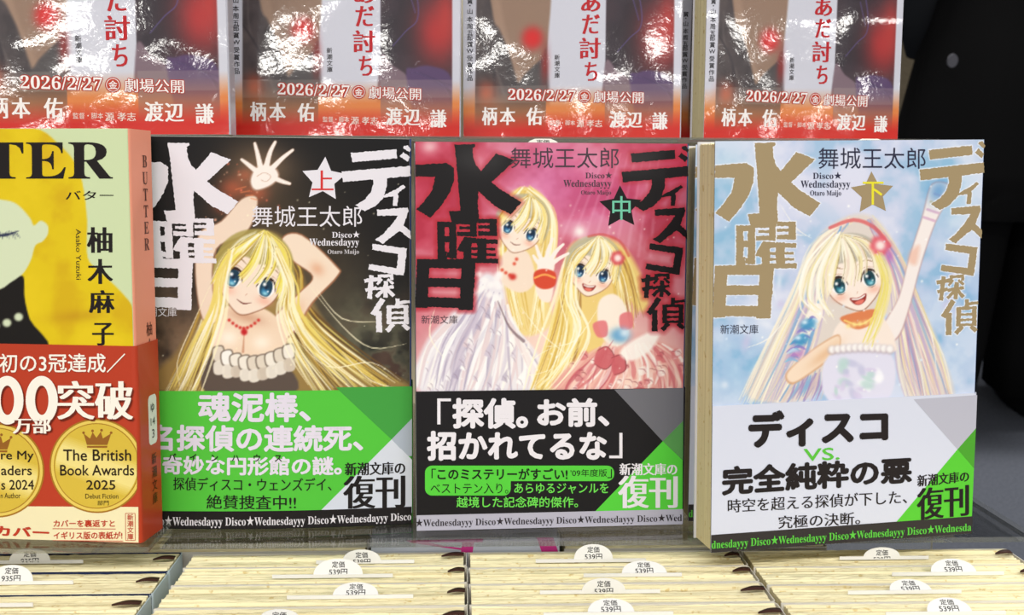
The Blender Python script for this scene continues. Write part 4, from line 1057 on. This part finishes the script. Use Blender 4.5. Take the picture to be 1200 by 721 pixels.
# ------------------------------------------------------------------ upper row: four copies of one red and white paperback
QT2 = [(262.9, -240.4), (541.2, -231.5), (539.8, 161.1), (269.6, 158.2)]
QT3 = [(541.9, -212.8), (804.1, -212.9), (798.3, 162.6), (543.0, 162.4)]
HmT, HmT3 = homog(QT2, 105, 149), homog(QT3, 105, 149)
def cover_red():
    z = lambda pts: [(260 + x / 4, y / 4) for x, y in pts]
    cv = Canvas(258, -245, 546, 166, 1.0, (206, 207, 220))
    A = z([(95, -980), (452, -980), (452, 640), (95, 640)]); B = z([(742, -980), (1078, -980), (1076, 640), (742, 640)])
    cv.poly(A, (72, 64, 66), 1, .6, False); cv.poly(B, (48, 38, 48), 1, .6, False)
    inA = ((cv.X > A[0][0]) & (cv.X < A[1][0])) * 1.0; inB = ((cv.X > B[0][0]) & (cv.X < B[1][0])) * 1.0
    cv.noise([(52, 46, 50), (80, 70, 72), (104, 92, 90)], 30, .5, 2, win=inA); cv.noise([(36, 28, 38), (56, 44, 54), (70, 52, 60)], 36, .5, 6, win=inB)
    cv.poly(z([(160, -300), (180, 20), (215, 95), (258, 195), (300, 330), (315, 358), (345, 320), (420, 250), (449, 214), (449, -300)]), (146, 118, 100), 1, 1.6)
    cv.poly(z([(160, -300), (180, 20), (215, 95), (258, 195), (300, 330), (315, 358), (330, 330), (270, 190), (236, 60)]), (168, 138, 118), .6, 3)
    cv.stroke(z([(120, 0), (130, 150), (200, 300), (240, 420)]), 2, 4, (96, 88, 88), .6, 2); cv.stroke(z([(100, 120), (180, 260), (190, 420)]), 2, 5, (50, 44, 50), .7, 2)
    cv.poly(z([(315, 358), (420, 250), (449, 220), (449, 640), (180, 640)]), (76, 72, 74), .8, 2)
    cv.blob(*z([(378, 140)])[0], 13, 14, (214, 26, 28), .97, 0, 3); cv.blob(*z([(442, 270)])[0], 5, 22, (150, 30, 30), .8); cv.blob(*z([(150, 410)])[0], 12, 14, (206, 84, 50), .85)
    cv.poly(B, (48, 38, 48), 0, .6, False)
    w = cv.c.copy()
    cv.blob(*z([(1000, 150)])[0], 24, 40, (176, 40, 42), .95); cv.blob(*z([(1050, 80)])[0], 12, 40, (190, 50, 46), .8)
    cv.stroke(z([(870, -60), (905, 60)]), 1, 1, (96, 82, 150), .8, .7); cv.stroke(z([(900, -80), (918, 20), (912, 98), (862, 145), (800, 215)]), 1.2, 1, (92, 78, 140), .9, .7)
    cv.poly(z([(742, 268), (800, 308), (862, 352), (905, 430), (960, 640), (742, 640)]), (122, 100, 112), 1, 1.2)
    cv.poly(z([(862, 350), (900, 318), (980, 310), (1075, 370), (1075, 640), (930, 640)]), (84, 60, 104), .95, 1.5)
    for i in range(7): cv.stroke(z([(880 + i * 8, 340), (960 + i * 16, 360 + i * 8), (1075, 400 + i * 18)]), .6, 1, random.choice([(110, 84, 140), (62, 44, 80)]), .7, .8)
    cv.stroke(z([(905, 306), (915, 290), (932, 286)]), .8, .5, (170, 170, 180), .8, .5)
    cv.c[:, :][(1 - inB).astype(bool) & (cv.X > B[1][0] - 2)] = w[(1 - inB).astype(bool) & (cv.X > B[1][0] - 2)]
    # printed flame-coloured foot
    Y0 = (cv.Y * 4)
    a = np.clip((Y0 - 375) / 110, 0, 1) ** 1.2; c1 = np.array((222, 128, 62.)); c2 = np.array((206, 30, 18.))
    k = np.clip((Y0 - 500) / 95, 0, 1)[..., None]
    flame = c1 * (1 - k) + c2 * k
    photo = np.clip(inA + inB, 0, 1)
    al = np.where(photo > 0, np.clip((Y0 - 400) / 190, 0, 1) ** 1.0, a)
    al = np.maximum(al, np.clip((Y0 - 555) / 45, 0, 1))[..., None]
    cv.c = cv.c * (1 - al) + flame * al
    st_ = ((Y0 > 372) & (Y0 < 458)) * photo * .28
    cv.mix((slice(None), slice(None)), st_, (176, 160, 150))
    cv.noise([(206, 30, 18), (214, 46, 24)], 20, .25, 9, win=((Y0 > 600) * 1.0))
    return cv
F_COAT = .9
wt = [pose(-199.5, 499, 18.3, 0, -.4, 2.4), pose(-104.4, 554.7, 20.8, .2, .2, 1.8), pose(1.7, 582, 20.8, -.2, -.2, -2.8), pose(116.8, 574.1, 20.8, 1, -.2, 11.6)]
LT = ['red and white glossy paperback directly above the yellow and salmon paperback',
      'red and white glossy paperback directly above the black covered volume, second of the upper row',
      'red and white glossy paperback directly above the crimson pink volume, third of the upper row',
      'red and white glossy paperback above the pale blue volume, beside the dark aisle']
tt = thing('paperback_book', wt[0], LT[0], 'book', 'red and white paperbacks in the upper row')
TT = 17
page_block(105, TT, 148.8, seed=41).build('page_block', tt)
cb = MB()
wm = mat((206, 207, 220), .35, .3)
wrap(cb, 105, TT, 0, 149, 0, .35, wm, wm, wm)
pl = front_place(None, 0)
am = art_mat('art_cover_red', .3, F_COAT, 1.0)
art_grid(cb, cover_red(), HmT, pl, .05, 104.3, .05, 148.95, 270, 380, am, 1)
P = Print(cb, HmT, pl, .33, 0)
X = lambda x: 260 + x / 4
Y = lambda y: y / 4
RED = (186, 32, 40)
P.text('あ', X(618), Y(-70), X(714), Y(14), RED, 'M'); P.text('だ', X(624), Y(28), X(712), Y(124), RED, 'M'); P.text('討', X(612), Y(142), X(718), Y(246), RED, 'M'); P.text('ち', X(640), Y(262), X(704), Y(355), RED, 'M')
P.column('新潮文庫', X(502), Y(222), Y(340), 7.0, (50, 46, 50), 's', X(504))
WN = (246, 240, 238)
for col, st, l, dx in (((178, 54, 38), ring(.085, 10), 2, 0), (WN, 'r', 5, 0)):
    P.text(serif('2026/2/27'), X(260) - (.8 if l == 2 else 0), Y(388) - (.8 if l == 2 else 0), X(597) + (.8 if l == 2 else 0), Y(443) + (.8 if l == 2 else 0), col, st, Y(400) - (.8 if l == 2 else 0), Y(457) + (.8 if l == 2 else 0), lift=l)
    P.text('劇場公開', X(686) - (.8 if l == 2 else 0), Y(405) - (.8 if l == 2 else 0), X(932) + (.8 if l == 2 else 0), Y(462) + (.8 if l == 2 else 0), col, st if l == 2 else 'm', Y(414) - (.8 if l == 2 else 0), Y(470) + (.8 if l == 2 else 0), lift=l)
P.disc(X(640), Y(432), 8.2, (178, 54, 38), 3); P.disc(X(640), Y(432), 7.0, WN, 4); P.disc(X(640), Y(432), 6.3, (186, 60, 40), 5)
P.cell('金', X(640), Y(432), 9.5, 9.5, WN, 's', 6)
for ch, x0, y0, x1, y1 in (('柄', 130, 478, 206, 568), ('本', 220, 482, 298, 568), ('佑', 352, 484, 432, 570), ('渡', 765, 504, 845, 586), ('辺', 850, 510, 928, 588), ('謙', 975, 514, 1052, 598)):
    P.text(ch, X(x0), Y(y0), X(x1), Y(y1), WN, 'M')
P.text('監督・脚本', X(471), Y(546), X(596), Y(572), (240, 224, 214), 'r', Y(548), Y(574)); P.text('源 孝志', X(603), Y(546), X(730), Y(583), (240, 224, 214), 'm', Y(548), Y(584))
P3 = Print(cb, HmT3, pl, .33, 0)
for ch, yc in zip('賞・山本周五郎賞W受賞作品', (6, 26, 53, 90, 123, 153, 178, 208, 238, 273, 305, 336, 366)):
    P3.cell(ch, 530 + 83 / 4, yc / 4, 7.4, 7.0, (44, 42, 48), 's')
cb.build('cover', tt)
for k in (1, 2, 3): dup(tt, wt[k], LT[k])
dup(tt, pose(112.0, 618, 20.8, 0, 0, 0), 'red and white paperback tucked behind the copy beside the dark aisle, page edges showing')

# ------------------------------------------------------------------ piled stock, spines to the right, heads up
GREY = mat((222, 218, 208), .5, .1, 'grey_cover_paper')
NAVY = mat((30, 44, 82), .4, .1, 'navy_cover_paper')
SKYB = mat((206, 224, 236), .45, .1, 'sky_cover_paper')
RIB = mat((62, 34, 26), .6, 0, 'ribbon_brown')
def stock(x, d0, T, seed, label, mf, ms, mb_, rz=0.0, H=150.4, z0=-292.6, ribbon=True):
    t = thing('paperback_book', pose(x, d0, z0, 0, 0, rz), label, 'book', 'paperbacks piled below the clear shelf')
    page_block(105, T, H, seed=seed, rough_top=.75, rows=34, cols=40, inset=.7).build('page_block', t)
    c = MB(); wrap(c, 105, T, 0, H - .45, 0, .3, mf, ms, mb_); c.build('cover', t)
    if ribbon:
        rb = MB(); rs = random.Random(seed); n = 14; V = []
        L_ = rs.uniform(6, 9.5); yc = T * rs.uniform(.40, .55)
        for i in range(n + 1):
            k = i / n
            xx = 104.0 - L_ * k; zz = H + .35 + .7 * math.sin(math.pi * k)
            hw = 1.5 * math.sin(math.pi * (.3 + .7 * k)) ** .8 + .08
            yo = yc + 2.2 * (1 - k) ** 2
            V += [(xx * MM, (yo - hw) * MM, zz * MM), (xx * MM, (yo + hw) * MM, (zz + .3) * MM), (xx * MM, (yo - hw) * MM, (zz - .25) * MM), (xx * MM, (yo + hw) * MM, (zz + .05) * MM)]
        F = []
        for i in range(n):
            a = 4 * i
            F += [(a, a + 4, a + 5, a + 1), (a + 2, a + 3, a + 7, a + 6), (a, a + 2, a + 6, a + 4), (a + 1, a + 5, a + 7, a + 3)]
        rb.add(V, F, RIB); rb.build('bookmark_ribbon', t, smooth=True)
    return t
ORD = ['frontmost paperback', 'second paperback from the front', 'third paperback from the front', 'rearmost paperback']
PILES = [
    ('the yellow and salmon paperback', -211.5, [(362, 21.5), (384, 21.5), (406.3, 23.5), (430.5, 22.5)], [0, .3, .2, .4], 'c'),
    ('the black covered volume', -102.3, [(371, 20.5), (392, 22.4), (415, 18.6), (434.2, 16.2)], [.2, 0, .3, -.2], 'g'),
    ('the crimson pink volume', 3.2, [(371, 20.6), (392.2, 20.2), (413, 17.6), (431.2, 18.6)], [-.3, .2, .5, 0], 'g'),
    ('the pale blue volume', 109.6, [(370, 20.0), (390.6, 18.0), (409.2, 19.4), (429, 19.6)], [.3, -.2, 0, .2], 'g')]
seed = 60
for where, x, rows, rzs, kind in PILES:
    for k, (d0, T) in enumerate(rows):
        seed += 1
        xo = x + random.uniform(-.15, .15)
        a, b, c = (NAVY, SKYB, NAVY) if kind == 'c' else (GREY, GREY, GREY)
        stock(xo, d0 + .3, T, seed, '%s of the pile below %s' % (ORD[k], where), a, b, c, rzs[k] * .3)
for x, k, lab in ((-247, 0, 'shaded paperback under the clear shelf behind the salmon spine'), (-141, 1, 'shaded paperback under the clear shelf behind the black covered volume'), (41, 2, 'shaded paperback under the clear shelf behind the crimson pink volume')):
    for j, d in enumerate((456, 479)):
        stock(x, d, 22, 90 + 2 * k + j, ('nearer ' if j == 0 else 'farther ') + lab, GREY, GREY, GREY, 0, 149.6 - 1.5 * j, -292.6, False)

# price slips: a folded slip edge along the page tops and a half-round tab
def price_slip(x, d, w, hgt, s0, s1, tilt, price, label, side=0, z=-142.2):
    mb = MB()
    m = mat((236, 236, 234), .6, 0, 'slip_paper')
    mb.box(s0 * MM, s1 * MM, -.0001, .0003, -.0002, .0011, m)
    r = w / 2; n = 24; c, s_ = math.cos(R(tilt)), math.sin(R(tilt))
    pts = [(r, 0)] + [(r * math.cos(math.pi * i / n) * 1.0, hgt * math.sin(math.pi * i / n) ** .8) for i in range(1, n)] + [(-r, 0)]
    def T(p, y): return [(a * MM, (y * c + b * s_) * MM, (b * c - y * s_ + .3) * MM) for a, b in p]
    V = T(pts, -.12) + T(pts, .12); k = len(pts)
    mb.add(V, [tuple(range(k)), tuple(range(2 * k - 1, k - 1, -1))] + [(i, k + i, k + (i + 1) % k, (i + 1) % k) for i in range(k)], m)
    ink = mat((30, 30, 34), .6)
    full = max(hgt, 6.6 if tilt < 30 else 5.4)
    for t, y1, y0, sc in (('定価', hgt - .9, hgt - 3.2, 4.6), (price, hgt - 3.6, hgt - 5.9, 6.6)):
        if tilt >= 30: y1, y0 = (hgt - .7, hgt - 2.9) if t == '定価' else (hgt - 3.1, hgt - 5.5)
        V, F = glyphs(t, ST['s']); q = (V - V.min(0)) / (V.max(0) - V.min(0))
        a = (q[:, 0] - .5) * sc; b = np.maximum(y0 + (y1 - y0) * q[:, 1], .02)
        if y1 <= .3: continue
        e = (np.arange(len(V)) // (len(V) // len(ST['s']))) * .003
        mb.add([(aa * MM, ((-.15 - ee) * c + bb_ * s_) * MM, (bb_ * c + .15 * s_ + .3) * MM) for aa, bb_, ee in zip(a, b, e)], F, ink)
    o = mb.build('price_slip', world=pose(x, d, z))
    return tag(o, label, 'price slip', 'price slips standing out of the piled paperbacks')
Y9, Y5 = '935円', '539円'
SL = [
    (-160.2, 440.5, 15.1, 5.2, -17, 19.6, 8, Y9, 'rearmost price slip under the yellow and salmon paperback, half-round white tab'),
    (-158.6, 417, 15.5, 6.4, -12.2, 21.8, 20, Y9, 'second price slip from the back under the yellow and salmon paperback'),
    (-172, 394.6, 13.6, 5.5, -12.5, 29, 40, Y9, 'third price slip from the back under the yellow and salmon paperback, mostly a white strip'),
    (-36.7, 437, 14.3, 4.9, -17, 19.6, 0, Y5, 'rearmost price slip under the black covered volume, white half-round tab'),
    (-43.9, 421, 17.8, 6.3, -23.6, 19.7, 20, Y5, 'price slip reading 539 yen under the black covered volume, second from the back'),
    (-35.8, 399, 15.7, 6.0, -23.3, 19.8, 52, Y5, 'leaning grey price slip under the black covered volume, third from the back'),
    (-58.4, 377.5, 13.2, 4.0, -15.3, 20.3, 0, Y5, 'frontmost price slip under the black covered volume, cut by the picture edge'),
    (50.3, 436, 14.8, 6.3, -21.8, 19.9, 10, Y5, 'rearmost price slip under the crimson pink volume, white half-round tab'),
    (67.1, 419, 16.6, 6.0, -22.3, 13.6, 48, Y5, 'price slip leaning back under the crimson pink volume, set right of the others'),
    (50.0, 401.5, 15.2, 5.1, -22.2, 19.8, 0, Y5, 'upright half-round price slip under the crimson pink volume, third from the back'),
    (50.0, 380, 15.6, 6.1, -22.5, 20.6, 52, Y5, 'frontmost price slip under the crimson pink volume, leaning back'),
    (160.5, 436, 14.2, 4.3, -16.2, 18.2, 0, Y5, 'rearmost price slip under the pale blue volume, white half-round tab'),
    (180.7, 417, 17.0, 6.0, -23.1, 18.5, 42, Y5, 'price slip set furthest right under the pale blue volume, second from the back'),
    (157.6, 398, 15.0, 5.8, -22.5, 17.7, 58, Y5, 'flattened grey price slip under the pale blue volume, third from the back'),
    (162.7, 377, 15.2, 6.2, -21.8, 18.7, 52, Y5, 'frontmost price slip under the pale blue volume, leaning back')]
for a in SL: price_slip(*a)
def top_tab(x, d, z, w, lab):
    mb = MB(); m = mat((236, 236, 234), .6, 0, 'slip_paper'); n = 14
    pts = [(w / 2, 0), (w / 2 - 2, 1.6), (w / 2 - 4, 2.4), (-w / 2 + 4, 2.4), (-w / 2 + 2, 1.6), (-w / 2, 0)]
    V = [(a * MM, y * MM, b * MM) for y in (-.12, .12) for a, b in pts]; k = len(pts)
    mb.add(V, [tuple(range(k)), tuple(range(2 * k - 1, k - 1, -1))] + [(i, k + i, k + (i + 1) % k, (i + 1) % k) for i in range(k)], m)
    V, F = glyphs('定価', ST['s']); q_ = (V - V.min(0)) / (V.max(0) - V.min(0))
    mb.add([((a - .5) * 5 * MM, -.16 * MM, (.6 + b * 1.4) * MM) for a, b in q_], F, mat((30, 30, 34), .6))
    tag(mb.build('price_slip', world=pose(x, d, z)), lab, 'price slip', 'price slips peeking over the cover tops')
top_tab(32, 464, 14.3, 14, 'white price slip peeking over the top of the crimson pink volume')
top_tab(152, 441, 14.2, 14, 'white price slip peeking over the top of the pale blue volume')
top_tab(-202, 452, 17.5, 14, 'white price slip peeking over the top of the yellow and salmon paperback')

# white box with pink lettering, below the clear shelf
bx = thing('paper_box', pose(-34.5, 454.5, -292.6), 'white box with pink lettering on its front, seen just under the clear shelf', 'box')
b_ = MB(); b_.box(0, .0735, 0, .03, 0, .1545, mat((206, 212, 224), .5)); b_.build('box_body', bx)
b_ = MB(); PK = mat((220, 62, 150), .5)
def front_ink(pts, m, y):
    p = [(x + 34.5, z + 292.6) for x, z in pts]
    b_.add([(x * MM, y * MM, z * MM) for x, z in p], [tuple(t) for t in tessellate_polygon([[Vector((x, z, 0)) for x, z in p]])], m)
front_ink([(-21, -139.0), (9, -138.6), (9, -139.9), (5.5, -140.0), (5.0, -144), (.5, -144), (.5, -143.0), (-9, -141.6), (-19, -139.9)], PK, -.06)
front_ink([(-12, -139.8), (1, -139.9), (.6, -142.2), (-6, -141.3)], mat((206, 212, 224), .5), -.12)
b_.build('pink_letter', bx); b_ = MB()
front_ink([(30, -138.3), (36.5, -138.3), (38.5, -144), (32, -144)], PK, -.06)
b_.build('pink_stripe', bx)

# ------------------------------------------------------------------ beyond the display: a person in black, a low cabinet
BLK = mat((17, 17, 18), .85, 0, 'black_cloth', spec=.15)
BLK_LIT = mat((40, 42, 46), .9, 0, 'black_cloth_lit', spec=.15)  # same black coat cloth, painted lighter so the sleeves look lit
pz = Matrix.Translation((1.3, 2.66, 0))
pe = thing('person', pz, 'person in a long black coat and black trousers standing behind the display', 'person')
me = bpy.data.meshes.new('body')
vs = [(0, 0, .93), (0, 0, 1.12), (0, .01, 1.33), (0, .01, 1.47), (0, .02, 1.56), (0, .03, 1.66)]
es = [(0, 1), (1, 2), (2, 3), (3, 4), (4, 5)]
rad = [.13, .12, .13, .055, .085, .075]
for s_ in (-1, 1):
    b0 = len(vs)
    vs += [(s_ * .17, 0, 1.40), (s_ * .26, -.02, 1.13), (s_ * .22, .10, .95), (s_ * .18, .13, .88)]; es += [(2, b0), (b0, b0 + 1), (b0 + 1, b0 + 2), (b0 + 2, b0 + 3)]; rad += [.06, .045, .035, .03]
    b0 = len(vs)
    vs += [(s_ * .10, 0, .86), (s_ * .125, .01, .48), (s_ * .13, -.02, .09), (s_ * .14, .12, .045)]; es += [(0, b0), (b0, b0 + 1), (b0 + 1, b0 + 2), (b0 + 2, b0 + 3)]; rad += [.085, .055, .04, .035]
me.from_pydata(vs, es, [])
bo = bpy.data.objects.new('body', me); COL.objects.link(bo); bo.parent = pe
me.materials.append(mat((206, 160, 132), .6, 0, 'skin'))
sm = bo.modifiers.new('skin', 'SKIN')
for i, r_ in enumerate(rad): me.skin_vertices[0].data[i].radius = (r_, r_ * .85)
me.skin_vertices[0].data[0].use_root = True
bo.modifiers.new('sub', 'SUBSURF').levels = 2
bo.modifiers['sub'].render_levels = 2
def rings(name, rows, m, n=36, fold=0.0, nf=9):
    mb = MB(); V = []
    for x, y, z, rx, ry in rows:
        for i in range(n):
            a = 6.2832 * i / n; k = 1 + fold * (1.6 - z) * math.sin(nf * a + 3 * z) * .5
            V.append((x + rx * k * math.cos(a), y + ry * k * math.sin(a), z))
    F = [(r * n + i, r * n + (i + 1) % n, (r + 1) * n + (i + 1) % n, (r + 1) * n + i) for r in range(len(rows) - 1) for i in range(n)]
    mb.add(V, F + [tuple(range(n - 1, -1, -1)), tuple((len(rows) - 1) * n + i for i in range(n))], m)
    return mb.build(name, pe, smooth=True)
rings('coat', [(0, 0, .56, .29, .22), (0, 0, .66, .285, .21), (0, 0, .8, .27, .2), (0, 0, .95, .255, .18), (0, 0, 1.1, .235, .155), (0, 0, 1.28, .235, .15), (0, .0, 1.4, .205, .12), (0, .01, 1.46, .10, .09), (0, .01, 1.5, .075, .075)], BLK, 48, .09)
for s_ in (-1, 1):
    rings('sleeve', [(s_ * .19, .12, .86, .062, .06), (s_ * .235, .09, .96, .066, .066), (s_ * .275, .0, 1.12, .072, .072), (s_ * .24, 0, 1.27, .078, .08), (s_ * .185, 0, 1.41, .075, .078), (s_ * .15, 0, 1.45, .05, .05)], BLK_LIT, 24, .06, 5)
    rings('trouser_leg', [(s_ * .135, 0, .07, .115, .12), (s_ * .13, 0, .2, .12, .12), (s_ * .125, 0, .48, .125, .125), (s_ * .11, 0, .75, .13, .14), (s_ * .09, 0, .92, .12, .14)], BLK, 28, .04, 7)
    rings('shoe', [(s_ * .14, .05, .0, .05, .135), (s_ * .14, .05, .03, .052, .135), (s_ * .14, .03, .07, .05, .1), (s_ * .14, -.02, .1, .045, .06)], mat((20, 20, 22), .4, 0, 'shoe_leather'), 24)
rings('hair', [(0, .02, 1.52, .085, .06), (0, -.02, 1.56, .1, .085), (0, 0, 1.66, .105, .105), (0, .01, 1.72, .085, .09), (0, .015, 1.755, .04, .05)], mat((24, 20, 18), .5, 0, 'dark_hair'), 28)
bt = MB()
bt.add([(-.262 + .011 * math.cos(6.2832 * i / 16), -.165 - .006 * k, .905 + .014 * math.sin(6.2832 * i / 16)) for k in (0, 1) for i in range(16)], [tuple(range(15, -1, -1)), tuple(range(16, 32))] + [(i, (i + 1) % 16, 16 + (i + 1) % 16, 16 + i) for i in range(16)], mat((120, 120, 128), .35, 0, 'metal_button', .6))
bt.build('button', pe)
cab = thing('cabinet', Matrix.Translation((1.56, 2.95, 0)), 'low beige wooden cabinet on the floor behind the person in black', 'cabinet')
WD = grain_mat('beige_wood', (124, 112, 92), (140, 128, 106), 14, .6, (1, 1, 9))
WD2 = grain_mat('brown_wood', (72, 62, 50), (86, 74, 60), 14, .6, (1, 1, 9))
c = MB(); c.box(0, .9, 0, 1.5, .07, .78, WD); c.build('body', cab)
c = MB(); c.box(.02, .88, .02, 1.48, 0, .07, WD2); c.build('plinth', cab)
c = MB(); c.box(-.012, -.0005, 0, 1.5, .36, .42, WD2); c.build('rail', cab)
c = MB(); c.box(-.02, .92, -.02, 1.52, .781, .81, WD); c.build('top', cab)
